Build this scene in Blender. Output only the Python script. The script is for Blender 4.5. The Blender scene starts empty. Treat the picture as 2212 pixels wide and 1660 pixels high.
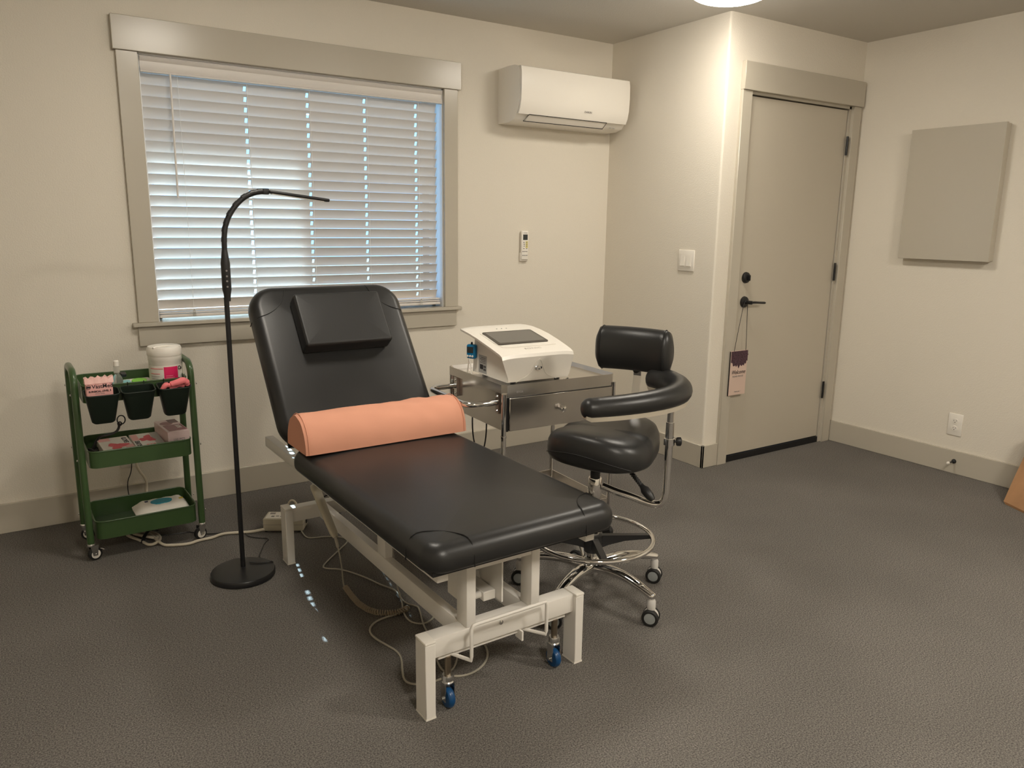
import bpy, bmesh, math, random
from mathutils import Vector, Matrix
random.seed(7)
SC = bpy.context.scene
C = SC.collection
PI = math.pi

# ------------------------------------------------------------------ camera
cam_d = bpy.data.cameras.new('camera')
cam = bpy.data.objects.new('camera', cam_d); C.objects.link(cam)
yaw, pitch, roll = -0.5797, -0.2056, 0.0136
cam_loc = Vector((-3.2328, -3.8628, 1.3583))
fwd = Vector((-math.sin(yaw)*math.cos(pitch), math.cos(yaw)*math.cos(pitch), math.sin(pitch)))
right = Vector((math.cos(yaw), math.sin(yaw), 0)); up = right.cross(fwd)
r2 = math.cos(roll)*right + math.sin(roll)*up
u2 = -math.sin(roll)*right + math.cos(roll)*up
Mc = Matrix((r2, u2, -fwd)).transposed().to_4x4(); Mc.translation = cam_loc
cam.matrix_world = Mc
cam_d.sensor_fit = 'HORIZONTAL'; cam_d.sensor_width = 36.0
cam_d.lens = 36.0*1655.5/2212.0
cam_d.clip_start = 0.02
SC.camera = cam

# ------------------------------------------------------------------ view, world, sun
SC.view_settings.view_transform = 'Standard'
SC.view_settings.look = 'None'
SC.view_settings.gamma = 1.0
SC.view_settings.use_curve_mapping = False
SC.view_settings.exposure = 0.0
SC.cycles.use_denoising = True
SC.cycles.max_bounces = 12
SC.cycles.diffuse_bounces = 6
SC.cycles.glossy_bounces = 5
SC.cycles.transmission_bounces = 8
SC.cycles.sample_clamp_indirect = 6.0

W = bpy.data.worlds.new('sky'); SC.world = W; W.use_nodes = True
bg = W.node_tree.nodes['Background']
bg.inputs[0].default_value = (0.22, 0.54, 1.0, 1); bg.inputs[1].default_value = 3.2

sun_d = bpy.data.lights.new('sun', 'SUN'); sun_d.energy = 30.0; sun_d.angle = 0.006
sun_d.color = (0.6, 0.85, 1.0)
sun = bpy.data.objects.new('sun', sun_d); C.objects.link(sun)
sun.rotation_mode = 'QUATERNION'
sun.rotation_quaternion = Vector((-0.168, -1.055, -1.0)).to_track_quat('-Z', 'Y')
sun.location = (0, 6, 6)
LAMP_POWER = 43.0      # emission strength of a ceiling dome in the row nearer the window

# ------------------------------------------------------------------ materials
MATS = {}
def mat(name, col, rough=0.5, metal=0.0, bump=None, var=None, coat=0.0, spec=0.5, trans=0.0, alpha=1.0, ior=1.45, emit=None, sss=0):
    if name in MATS: return MATS[name]
    m = bpy.data.materials.new(name); m.use_nodes = True
    nt = m.node_tree; b = nt.nodes['Principled BSDF']
    b.inputs['Base Color'].default_value = (*col, 1); b.inputs['Roughness'].default_value = rough
    b.inputs['Metallic'].default_value = metal; b.inputs['Coat Weight'].default_value = coat
    b.inputs['Specular IOR Level'].default_value = spec; b.inputs['IOR'].default_value = ior
    b.inputs['Transmission Weight'].default_value = trans; b.inputs['Alpha'].default_value = alpha
    if emit:
        b.inputs['Emission Color'].default_value = (*emit[0], 1); b.inputs['Emission Strength'].default_value = emit[1]
    tc = nt.nodes.new('ShaderNodeTexCoord')
    if bump:      # (scale, strength, distance, detail)
        n = nt.nodes.new('ShaderNodeTexNoise'); n.inputs['Scale'].default_value = bump[0]; n.inputs['Detail'].default_value = bump[3]
        bp = nt.nodes.new('ShaderNodeBump'); bp.inputs['Strength'].default_value = bump[1]; bp.inputs['Distance'].default_value = bump[2]
        nt.links.new(tc.outputs['Object'], n.inputs['Vector']); nt.links.new(n.outputs['Fac'], bp.inputs['Height'])
        nt.links.new(bp.outputs['Normal'], b.inputs['Normal'])
    if var:       # (scale, low multiplier, high multiplier, detail)
        n = nt.nodes.new('ShaderNodeTexNoise'); n.inputs['Scale'].default_value = var[0]; n.inputs['Detail'].default_value = var[3]
        r = nt.nodes.new('ShaderNodeValToRGB')
        r.color_ramp.elements[0].position = 0.35; r.color_ramp.elements[1].position = 0.65
        r.color_ramp.elements[0].color = (*[min(1, c*var[1]) for c in col], 1)
        r.color_ramp.elements[1].color = (*[min(1, c*var[2]) for c in col], 1)
        nt.links.new(tc.outputs['Object'], n.inputs['Vector']); nt.links.new(n.outputs['Fac'], r.inputs['Fac'])
        nt.links.new(r.outputs['Color'], b.inputs['Base Color'])
    MATS[name] = m; return m

def s(r, g, b):    # sRGB 0-255 to linear
    f = lambda c: (c/255/12.92) if c/255 <= .04045 else ((c/255+.055)/1.055)**2.4
    return (f(r), f(g), f(b))

m_wall = mat('wall paint', (0.74, 0.69, 0.60), 0.75, bump=(170, 0.35, 0.004, 3))
m_ceil = mat('ceiling paint', (0.62, 0.59, 0.54), 0.9, bump=(120, 0.3, 0.003, 3))
m_trim = mat('trim paint', (0.49, 0.45, 0.375), 0.25, bump=(60, 0.08, 0.002, 2))
m_doorp = mat('door paint', (0.50, 0.455, 0.375), 0.42, bump=(90, 0.06, 0.002, 2))
m_black = mat('black metal', (0.012, 0.012, 0.013), 0.35)
m_blackpl = mat('black plastic', (0.015, 0.015, 0.016), 0.4)
m_vinyl = mat('black leatherette', (0.018, 0.018, 0.018), 0.36, bump=(350, 0.12, 0.0012, 2), var=(3, 0.85, 1.2, 2))
m_vinyl2 = mat('black matte leatherette', (0.020, 0.020, 0.020), 0.46, bump=(350, 0.2, 0.0015, 2))
m_seam = mat('black thread', (0.008, 0.008, 0.008), 0.5)
m_white = mat('white powder coat', (0.76, 0.73, 0.68), 0.38)
m_whitepl = mat('white plastic', (0.82, 0.78, 0.71), 0.35)
m_devw = mat('white gloss plastic', (0.86, 0.82, 0.75), 0.28)
m_grey = mat('grey plastic', (0.32, 0.32, 0.31), 0.45)
m_beige = mat('beige plastic', (0.50, 0.46, 0.36), 0.5)
m_beigecab = mat('beige cable', (0.60, 0.54, 0.43), 0.5)
m_greycab = mat('grey cable', (0.40, 0.37, 0.30), 0.5)
m_coil = mat('brown grey coil', (0.30, 0.24, 0.17), 0.5)
m_steel = mat('brushed steel', (0.62, 0.59, 0.55), 0.24, metal=1.0, var=(4, 0.92, 1.05, 1))
m_chrome = mat('chrome', (0.80, 0.79, 0.78), 0.06, metal=1.0)
m_zinc = mat('zinc', (0.68, 0.68, 0.68), 0.22, metal=1.0)
m_brass = mat('worn steel', (0.30, 0.25, 0.19), 0.35, metal=1.0)
m_blue = mat('blue wheel', (0.006, 0.055, 0.16), 0.3)
m_green = mat('green enamel', (0.045, 0.090, 0.030), 0.33, coat=0.3)
m_bin = mat('dark green bin', (0.010, 0.018, 0.012), 0.45)
m_bolster = mat('salmon cloth', (0.70, 0.335, 0.225), 0.85, bump=(500, 0.25, 0.001, 3), var=(4, 0.95, 1.05, 2))
m_pink = mat('pink paper', (0.80, 0.42, 0.40), 0.5)
m_pinkd = mat('hot pink', (0.72, 0.02, 0.12), 0.45)
m_rose = mat('rose red', (0.70, 0.09, 0.12), 0.5)
m_glove = mat('pink rubber', (0.90, 0.22, 0.24), 0.55)
m_mauve = mat('mauve print', (0.30, 0.12, 0.13), 0.35)
m_mauvel = mat('pale mauve print', (0.75, 0.58, 0.57), 0.3)
m_maroon = mat('maroon print', (0.10, 0.025, 0.03), 0.3)
m_paper = mat('white paper', (0.75, 0.71, 0.64), 0.4)
m_ink = mat('dark ink', (0.02, 0.018, 0.022), 0.6)
m_greyink = mat('grey ink', (0.25, 0.23, 0.22), 0.6)
m_teal = mat('teal print', (0.01, 0.24, 0.33), 0.4)
m_lteal = mat('pale teal print', (0.25, 0.55, 0.58), 0.4)
m_yellow = mat('yellow print', (0.55, 0.42, 0.02), 0.4)
m_lime = mat('lime print', (0.20, 0.52, 0.05), 0.4)
m_tag = mat('blush card', (0.66, 0.50, 0.42), 0.6)
m_purple = mat('dark plum print', (0.045, 0.020, 0.030), 0.5, var=(160, 0.6, 2.4, 2))
m_kraft = mat('kraft paper', (0.40, 0.22, 0.11), 0.8, bump=(9, 0.5, 0.02, 3), var=(5, 0.85, 1.15, 3))
m_screen = mat('screen glass', (0.16, 0.15, 0.135), 0.35)
m_bezel = mat('screen bezel', (0.07, 0.062, 0.052), 0.35)
m_timer = mat('blue plastic', (0.0, 0.16, 0.36), 0.3)
m_lcd = mat('lcd', (0.03, 0.035, 0.035), 0.3)
m_clear = mat('clear plastic', (0.85, 0.86, 0.84), 0.12, trans=0.85, ior=1.2)
m_slat = mat('vinyl slat', (0.70, 0.665, 0.63), 0.42)
m_frame = mat('window vinyl', (0.8, 0.8, 0.8), 0.4)
m_lead = mat('chrome strip', (0.7, 0.68, 0.65), 0.15, metal=1.0)
m_dome = mat('lit dome', (1, 0.95, 0.88), 0.5, emit=((1.0, 0.925, 0.805), LAMP_POWER))
m_dome2 = mat('brighter lit dome', (1, 0.95, 0.88), 0.5, emit=((1.0, 0.925, 0.805), LAMP_POWER*3.0))
m_nickel = mat('lamp rim', (0.25, 0.22, 0.2), 0.25, metal=1.0)
m_out = mat('outside blocker', (0.10, 0.08, 0.06), 0.9)
m_ground = mat('outside ground', (0.12, 0.12, 0.10), 0.95)
m_rubber = mat('rubber', (0.012, 0.012, 0.012), 0.6)
m_hubgrey = mat('wheel hub grey', (0.30, 0.32, 0.32), 0.45)
m_spot = mat('pale wheel band', (0.6, 0.58, 0.55), 0.35)
m_white2 = mat('white cord', (0.85, 0.84, 0.82), 0.6)
m_armshell = mat('pale armrest shell', (0.62, 0.56, 0.46), 0.4)

# carpet: short looped pile, speckled greys
m_carpet = bpy.data.materials.new('carpet'); m_carpet.use_nodes = True
nt = m_carpet.node_tree; b = nt.nodes['Principled BSDF']
b.inputs['Roughness'].default_value = 0.95; b.inputs['Specular IOR Level'].default_value = 0.1
tc = nt.nodes.new('ShaderNodeTexCoord')
n1 = nt.nodes.new('ShaderNodeTexNoise'); n1.inputs['Scale'].default_value = 230; n1.inputs['Detail'].default_value = 3; n1.inputs['Roughness'].default_value = 0.7
n2 = nt.nodes.new('ShaderNodeTexNoise'); n2.inputs['Scale'].default_value = 1.3; n2.inputs['Detail'].default_value = 4
r1 = nt.nodes.new('ShaderNodeValToRGB')
r1.color_ramp.elements[0].position = 0.36; r1.color_ramp.elements[0].color = (0.068, 0.063, 0.058, 1)
r1.color_ramp.elements[1].position = 0.66; r1.color_ramp.elements[1].color = (0.255, 0.236, 0.214, 1)
mx = nt.nodes.new('ShaderNodeMix'); mx.data_type = 'RGBA'; mx.blend_type = 'MULTIPLY'; mx.inputs['Factor'].default_value = 1.0
r2n = nt.nodes.new('ShaderNodeValToRGB')
r2n.color_ramp.elements[0].position = 0.3; r2n.color_ramp.elements[0].color = (0.86, 0.86, 0.86, 1)
r2n.color_ramp.elements[1].position = 0.7; r2n.color_ramp.elements[1].color = (1.08, 1.08, 1.08, 1)
bp = nt.nodes.new('ShaderNodeBump'); bp.inputs['Strength'].default_value = 0.6; bp.inputs['Distance'].default_value = 0.006
for n in (n1, n2): nt.links.new(tc.outputs['Object'], n.inputs['Vector'])
nt.links.new(n1.outputs['Fac'], r1.inputs['Fac']); nt.links.new(n2.outputs['Fac'], r2n.inputs['Fac'])
nt.links.new(r1.outputs['Color'], mx.inputs['A']); nt.links.new(r2n.outputs['Color'], mx.inputs['B'])
nt.links.new(mx.outputs['Result'], b.inputs['Base Color'])
nt.links.new(n1.outputs['Fac'], bp.inputs['Height']); nt.links.new(bp.outputs['Normal'], b.inputs['Normal'])

m_glass = bpy.data.materials.new('window glass'); m_glass.use_nodes = True
nt = m_glass.node_tree
b = nt.nodes['Principled BSDF']; b.inputs['Base Color'].default_value = (0.95, 0.98, 1, 1); b.inputs['Roughness'].default_value = 0.0
tr = nt.nodes.new('ShaderNodeBsdfTransparent'); gl = nt.nodes.new('ShaderNodeBsdfGlossy'); gl.inputs['Roughness'].default_value = 0.02
ms = nt.nodes.new('ShaderNodeMixShader'); ms.inputs[0].default_value = 0.06
nt.links.new(tr.outputs[0], ms.inputs[1]); nt.links.new(gl.outputs[0], ms.inputs[2])
nt.links.new(ms.outputs[0], nt.nodes['Material Output'].inputs['Surface'])

# ------------------------------------------------------------------ mesh helpers
class MB:
    def __init__(self): self.bm = bmesh.new()
    def _add(self, verts, faces, M=None):
        vs = [self.bm.verts.new((M @ Vector(v)) if M else Vector(v)) for v in verts]
        for f in faces:
            try: self.bm.faces.new([vs[i] for i in f])
            except ValueError: pass
        return vs
    def box(self, x0, x1, y0, y1, z0, z1, r=0.0, seg=2, M=None):
        if r <= 0:
            v = [(x, y, z) for x in (x0, x1) for y in (y0, y1) for z in (z0, z1)]
            self._add(v, [(0,1,3,2),(4,6,7,5),(0,4,5,1),(2,3,7,6),(0,2,6,4),(1,5,7,3)], M)
            return self
        t = bmesh.new(); bmesh.ops.create_cube(t, size=1)
        for v in t.verts:
            v.co = Vector(((x0+x1)/2+v.co.x*(x1-x0), (y0+y1)/2+v.co.y*(y1-y0), (z0+z1)/2+v.co.z*(z1-z0)))
        bmesh.ops.bevel(t, geom=list(t.edges), offset=min(r, .49*min(x1-x0, y1-y0, z1-z0)), segments=seg, profile=0.5, affect='EDGES')
        t.verts.index_update()
        self._add([v.co.copy() for v in t.verts], [[v.index for v in f.verts] for f in t.faces], M); t.free(); return self
    def rings(self, rings, closed=False, cap=True, M=None):
        n = len(rings[0]); V = []
        for r in rings: V += r
        F = []
        m = len(rings)
        for i in range(m if closed else m-1):
            for j in range(n):
                a = i*n+j; b2 = i*n+(j+1) % n; c = ((i+1) % m)*n+(j+1) % n; d = ((i+1) % m)*n+j
                F.append((a, b2, c, d))
        if cap and not closed:
            F.append(tuple(range(n))[::-1]); F.append(tuple(range((m-1)*n, m*n)))
        self._add(V, F, M); return self
    def cyl(self, p0, p1, r0, r1=None, n=20, M=None):
        p0, p1 = Vector(p0), Vector(p1); r1 = r0 if r1 is None else r1
        q = (p1-p0).to_track_quat('Z', 'Y')
        f = lambda p, r: [p+q @ Vector((r*math.cos(2*PI*k/n), r*math.sin(2*PI*k/n), 0)) for k in range(n)]
        return self.rings([f(p0, r0), f(p1, r1)], M=M)
    def lathe(self, prof, base=(0,0,0), axis=(0,0,1), n=28, sx=1.0, sy=1.0, M=None):
        base = Vector(base); q = Vector(axis).to_track_quat('Z', 'Y')
        R = [[base+q @ Vector((r*sx*math.cos(2*PI*k/n), r*sy*math.sin(2*PI*k/n), z)) for k in range(n)] for r, z in prof]
        return self.rings(R, M=M)
    def tube(self, pts, r, n=10, closed=False, smooth=0, M=None, flat=1.0):
        P = [Vector(p) for p in pts]
        for _ in range(smooth):
            Q = []
            m = len(P)
            rng = range(m) if closed else range(m-1)
            if not closed: Q.append(P[0])
            for i in rng:
                a, b2 = P[i], P[(i+1) % m]
                Q += [a*.75+b2*.25, a*.25+b2*.75]
            if not closed: Q.append(P[-1])
            P = Q
        m = len(P); R = []; prev = None
        for i in range(m):
            if closed: t = P[(i+1) % m]-P[i-1]
            else: t = P[min(i+1, m-1)]-P[max(i-1, 0)]
            if t.length < 1e-9: t = Vector((0,0,1))
            t.normalize()
            if prev is None:
                a = Vector((0,0,1)) if abs(t.z) < .9 else Vector((1,0,0)); u = t.cross(a).normalized()
            else:
                u = prev-t*prev.dot(t)
                u = u.normalized() if u.length > 1e-6 else t.orthogonal().normalized()
            prev = u; v = t.cross(u)
            rr = r[min(i*len(r)//m, len(r)-1)] if isinstance(r, (list, tuple)) else r
            R.append([P[i]+u*rr*math.cos(2*PI*k/n)+v*rr*flat*math.sin(2*PI*k/n) for k in range(n)])
        return self.rings(R, closed=closed, M=M)
    def prism(self, poly, d0, d1, axis='y', M=None):
        def f(p, d):
            a, b2 = p
            return {'y': (a, d, b2), 'x': (d, a, b2), 'z': (a, b2, d)}[axis]
        return self.rings([[Vector(f(p, d0)) for p in poly], [Vector(f(p, d1)) for p in poly]], M=M)
    def pad(self, x0, x1, y0, y1, z0, z1, R, r, crown=0.0, top_r=None, n=8, M=None):
        """upholstered slab: plan corners R, edge rounding r, slightly crowned top"""
        tr_ = top_r or r
        def ring(ins, z):
            rad = max(R-ins, 0.002)
            pts = []
            for cx, cy, a0 in ((x1-ins-rad, y1-ins-rad, 0), (x0+ins+rad, y1-ins-rad, PI/2), (x0+ins+rad, y0+ins+rad, PI), (x1-ins-rad, y0+ins+rad, 1.5*PI)):
                for k in range(n+1):
                    a = a0+PI/2*k/n; pts.append(Vector((cx+rad*math.cos(a), cy+rad*math.sin(a), z)))
            return pts
        rr = []
        for k in range(5):
            a = PI/2*(1-k/4); rr.append(ring(r*(1-math.cos(a)), z0+r*(1-math.sin(a))))
        for k in range(9):
            a = PI/2*k/8; rr.append(ring(tr_*(1-math.cos(a)), z1-tr_*(1-math.sin(a))))
        if crown:
            mx_ = min(x1-x0, y1-y0)/2-tr_-.01
            for k in range(1, 6): rr.append(ring(tr_+mx_*k/6, z1+crown*math.sin(PI/2*k/5)))
        return self.rings(rr, M=M)

ROOT = {}
def link_mesh(name, mb, m, parent, smooth=True, autos=40):
    me = bpy.data.meshes.new(name); bm = mb.bm
    bmesh.ops.recalc_face_normals(bm, faces=bm.faces)
    bm.to_mesh(me); bm.free()
    if m: me.materials.append(m)
    o = bpy.data.objects.new(name, me); C.objects.link(o)
    if smooth:
        me.polygons.foreach_set('use_smooth', [True]*len(me.polygons))
        try: me.set_sharp_from_angle(angle=math.radians(autos))
        except Exception: pass
    return o
def obj(name, mb, m, parent=None, smooth=True, label=None, autos=40):
    o = link_mesh(name, mb, m, parent, smooth, autos)
    if parent is not None:
        top = parent
        while top.parent: top = top.parent
        M = ROOT.get(top.name)
        if M is not None: o.data.transform(M.inverted())
        o.parent = parent; ROOT.setdefault(o.name, M)
    if label: o['label'] = label
    return o
def thing(name, label, cat, loc=(0,0,0), group=None, rotz=0, local=False):
    o = bpy.data.objects.new(name, None); C.objects.link(o); o.empty_display_size = .05
    o.location = loc; o.rotation_euler = (0, 0, rotz)
    o['label'] = label; o['category'] = cat
    if group: o['group'] = group
    ROOT[o.name] = None if local else Matrix.Translation(loc) @ Matrix.Rotation(rotz, 4, 'Z')
    return o
def single(name, mb, m, label, cat, group=None, smooth=True):
    o = obj(name, mb, m, None, smooth); o['label'] = label; o['category'] = cat
    if group: o['group'] = group
    return o
def struct(name, mb, m, smooth=True):
    o = obj(name, mb, m, None, smooth); o['kind'] = 'structure'; return o
def text(name, body, size, M, m, parent, ext=0.0004, shear=0.0, align='CENTER', sx=1.0, bold=0.0):
    cu = bpy.data.curves.new('t', 'FONT'); cu.body = body; cu.size = size; cu.extrude = ext; cu.shear = shear
    cu.align_x = align; cu.align_y = 'CENTER'; cu.offset = bold; cu.resolution_u = 3
    t = bpy.data.objects.new('t', cu); C.objects.link(t)
    dg = bpy.context.evaluated_depsgraph_get()
    me = bpy.data.meshes.new_from_object(t.evaluated_get(dg)); bpy.data.objects.remove(t)
    me.transform(M @ Matrix.Diagonal((sx, 1, 1, 1)))
    me.materials.clear(); me.materials.append(m)
    o = bpy.data.objects.new(name, me); C.objects.link(o)
    top = parent
    while top.parent: top = top.parent
    R = ROOT.get(top.name)
    if R is not None: me.transform(R.inverted())
    o.parent = parent
    return o
def frame(o, ex, ez):      # matrix: text x along ex, text y along ez-ish (up), normal = ex x up
    ex = Vector(ex).normalized(); ez = Vector(ez); ez = (ez-ex*ez.dot(ex)).normalized(); nn = ex.cross(ez)
    M = Matrix((ex, ez, nn)).transposed().to_4x4(); M.translation = Vector(o); return M
def ov(cx, cy, a, b2, n=20): return [(cx+a*math.cos(2*PI*k/n), cy+b2*math.sin(2*PI*k/n)) for k in range(n)]
def rrect(x0, x1, y0, y1, r, n=4):
    pts = []
    for cx, cy, a0 in ((x1-r, y1-r, 0), (x0+r, y1-r, PI/2), (x0+r, y0+r, PI), (x1-r, y0+r, 1.5*PI)):
        for k in range(n+1):
            a = a0+PI/2*k/n; pts.append((cx+r*math.cos(a), cy+r*math.sin(a)))
    return pts

# ------------------------------------------------------------------ room shell
H = 2.4425; A = 0.927; B = 1.180; XL = -4.75; YF = -5.6; T = 0.12
WX0, WX1, WZ0, WZ1 = -2.671, -1.176, 0.894, 2.066
struct('floor', MB().box(XL-T, B+T, YF-T, 0.0+T, -0.06, 0.0), m_carpet, False)
struct('ceiling', MB().box(XL-T, B+T, YF-T, 0.0+T, H, H+0.06), m_ceil, False)
w = MB()
w.box(XL-T, WX0, 0, T, 0, H); w.box(WX1, T, 0, T, 0, H)
w.box(WX0, WX1, 0, T, 0, WZ0-0.02); w.box(WX0, WX1, 0, T, WZ1, H)
struct('wall_back', w, m_wall, False)
struct('wall_left', MB().box(XL-T, XL, YF, 0, 0, H), m_wall, False)
struct('wall_front', MB().box(XL-T, B+T, YF-T, YF, 0, H), m_wall, False)
struct('wall_right', MB().box(B, B+T, YF, -A+T, 0, H), m_wall, False)
# jog: short wall facing left, bullnosed outside corner, then the door wall
DX0, DX1, DZ1 = 0.183, 1.085, 2.075
w = MB(); rc = 0.012
poly = [(0, 0)] + [(rc-rc*math.cos(a*PI/12), -A+rc-rc*math.sin(a*PI/12)) for a in range(0, 7)] + [(0.1, -A), (0.1, 0)]
w.prism(poly, 0, H, 'z')
struct('wall_jog', w, m_wall)
w = MB()
w.box(0.1, DX0, -A, -A+T, 0, H); w.box(DX1, B, -A, -A+T, 0, H); w.box(DX0, DX1, -A, -A+T, DZ1, H)
struct('wall_door', w, m_wall, False)

def baseboard(name, segs):
    w = MB()
    for x0, x1, y0, y1 in segs: w.box(x0, x1, y0, y1, 0, 0.1327, 0.002, 1)
    return struct(name, w, m_trim)
bt = 0.0144
baseboard('baseboard_back', [(XL, -bt, -bt, 0)])
baseboard('baseboard_jog', [(-bt, 0, -A-bt, 0), (-bt, 0.108, -A-bt, -A)])
baseboard('baseboard_right', [(B-bt, B, YF, -A)])
baseboard('baseboard_left', [(XL, XL+bt, YF, 0)])

# window_1 : casing, stool, apron, vinyl frame and pane
win = bpy.data.objects.new('window_1', None); C.objects.link(win); win['kind'] = 'structure'; ROOT[win.name] = None
obj('head_casing', MB().box(-2.768, -1.077, -0.030, 0, 2.066, 2.206, .002, 1), m_trim, win)
obj('side_casing', MB().box(-2.757, WX0, -0.020, 0, WZ0, 2.066, .002, 1), m_trim, win)
obj('side_casing', MB().box(WX1, -1.093, -0.020, 0, WZ0, 2.066, .002, 1), m_trim, win)
obj('stool', MB().box(-2.782, -1.076, -0.038, 0.0, 0.8755, WZ0, .003, 1).box(WX0, WX1, 0, 0.1, 0.8755, WZ0), m_trim, win)
obj('apron', MB().box(-2.760, -1.103, -0.020, 0, 0.785, 0.8755, .002, 1), m_trim, win)
j = MB(); j.box(WX0-.0, WX0+.006, 0, .1, WZ0, WZ1); j.box(WX1-.006, WX1, 0, .1, WZ0, WZ1); j.box(WX0, WX1, 0, .1, WZ1-.006, WZ1)
obj('jamb', j, m_frame, win, False)
f = MB()
f.box(WX0+.006, WX0+.03, .085, .115, WZ0, WZ1-.006); f.box(WX1-.03, WX1-.006, .085, .115, WZ0, WZ1-.006)
f.box(WX0, WX1, .085, .115, WZ0, WZ0+.045); f.box(WX0, WX1, .085, .115, WZ1-.05, WZ1-.006)
f.box(-1.945, -1.905, .085, .115, WZ0, WZ1)
obj('window_frame', f, m_frame, win, False)
obj('pane', MB().box(WX0+.04, WX1-.04, .098, .102, WZ0+.04, WZ1-.04), m_glass, win, False)

# door_1
door = bpy.data.objects.new('door_1', None); C.objects.link(door); door['kind'] = 'structure'; ROOT[door.name] = None
cas = -A
obj('head_casing', MB().box(0.107, 1.164, cas-.030, cas, 2.072, 2.214, .002, 1), m_trim, door)
obj('side_casing', MB().box(0.108, DX0, cas-.020, cas, 0, 2.072, .002, 1), m_trim, door)
obj('side_casing', MB().box(DX1, 1.158, cas-.020, cas, 0, 2.072, .002, 1), m_trim, door)
j = MB(); j.box(DX0, DX0+.018, cas-.002, cas+T, 0, DZ1); j.box(DX1-.018, DX1, cas-.002, cas+T, 0, DZ1); j.box(DX0, DX1, cas-.002, cas+T, DZ1-.018, DZ1)
obj('jamb', j, m_trim, door, False)
LX0, LX1 = DX0+.021, DX1-.024
leaf = obj('door_leaf', MB().box(LX0, LX1, cas+.006, cas+.048, 0.040, 2.050, .001, 1), m_doorp, door)
obj('door_sweep', MB().box(LX0+.002, LX1-.002, cas-.004, cas+.05, 0.001, 0.036), m_black, door, False)
obj('stop_strip', MB().box(DX0+.018, DX1-.018, cas+.05, cas+.1, .04, DZ1), m_black, door, False)
for z0 in (1.792, 1.042, 0.293):
    h = MB(); h.cyl((DX1-.021, cas-.008, z0), (DX1-.021, cas-.008, z0+.108), .007)
    h.box(DX1-.021, DX1-.008, cas-.006, cas-.002, z0, z0+.108)
    for k in range(1, 5): h.cyl((DX1-.021, cas-.008, z0+.0216*k-.0008), (DX1-.021, cas-.008, z0+.0216*k+.0008), .0082)
    obj('hinge', h, m_black, door)
d = MB(); d.lathe([(.0, -.006), (.030, -.006), (.032, 0), (.029, .010), (.022, .014), (.0, .014)], (.264, cas+.004, 1.080), (0, -1, 0))
d.box(.260, .268, cas-.030, cas-.008, 1.064, 1.096, .003)
obj('deadbolt', d, m_black, door)
d = MB(); d.lathe([(.0, -.006), (.031, -.006), (.033, 0), (.030, .008), (.018, .013), (.0, .013)], (.266, cas+.004, .942), (0, -1, 0))
d.cyl((.266, cas-.005, .942), (.266, cas-.05, .942), .011)
d.tube([(.262, cas-.045, .942), (.29, cas-.048, .943), (.33, cas-.046, .940), (.385, cas-.042, .936)], .010, n=10, smooth=1, flat=.7)
obj('door_handle', d, m_black, door)

# outside: ground, and unseen blockers added to keep sun off most of the window
o = MB().box(-14, 12, T+.01, 30, -0.4, -0.3); o = struct('trim_ground_outside', o, m_ground, False)
o = MB(); o.box(-6, 4, 0.9, 1.05, 2.60, 2.78); o.box(-6, 4, T, 1.05, 2.78, 2.84)  # unseen overhang, added to cut the sun off the upper slats
struct('trim_sun_blocker_top', o, m_out, False)
o = MB(); o.box(-.93, 3.2, 6.0, 6.3, 5.4, 8.2); o.cyl((1.9, 6.15, -.3), (1.9, 6.15, 5.5), .12)  # unseen raised box on a pole, added to block sun from the right slats
struct('trim_sun_blocker_right', o, m_out, False)

# ------------------------------------------------------------------ window blind
bl = thing('window_blind', 'white closed horizontal slat blind filling the window behind the floor lamp', 'blind', (-1.94, .03, WZ1))
v = MB()
prof = [(y_, z_-.010) for y_, z_ in [(.004, 2.066), (-.010, 2.066), (-.016, 2.060), (-.011, 2.050), (-.004, 2.044), (-.003, 2.024), (-.009, 2.014), (-.013, 2.008), (-.011, 2.003), (-.014, 1.998), (.004, 1.996)]]
v.prism(prof, WX0+.007, -1.185, 'x')
obj('valance', v, m_slat, bl)
obj('headrail', MB().box(WX0+.012, -1.205, .008, .058, 2.02, 2.06), m_slat, bl, False)
SX0, SX1 = WX0+.010, -1.203
cordx = [-2.515, -2.212, -1.912, -1.613, -1.322]
pitch_s = 0.0475; nsl = 22; zt = 1.966; th = math.radians(64)
sl = MB(); sw = 0.050
def slat_pt(x, t, zc, side):       # t in -0.5..0.5, + is the room side, up
    q = t*sw; bow = 0.0035*(1-(2*t)**2)
    y = 0.034 - math.cos(th)*q + math.sin(th)*bow*1.0
    z = zc + math.sin(th)*q + math.cos(th)*bow
    off = .0014 if side else -.0014
    return Vector((x, y+math.sin(th)*off, z+math.cos(th)*off))
xs_edges = [SX0]
for cx in cordx: xs_edges += [cx-.0065, cx+.0065]
xs_edges.append(SX1)
ts = [-.5, -.36, -.22, .22, .36, .5]
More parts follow.
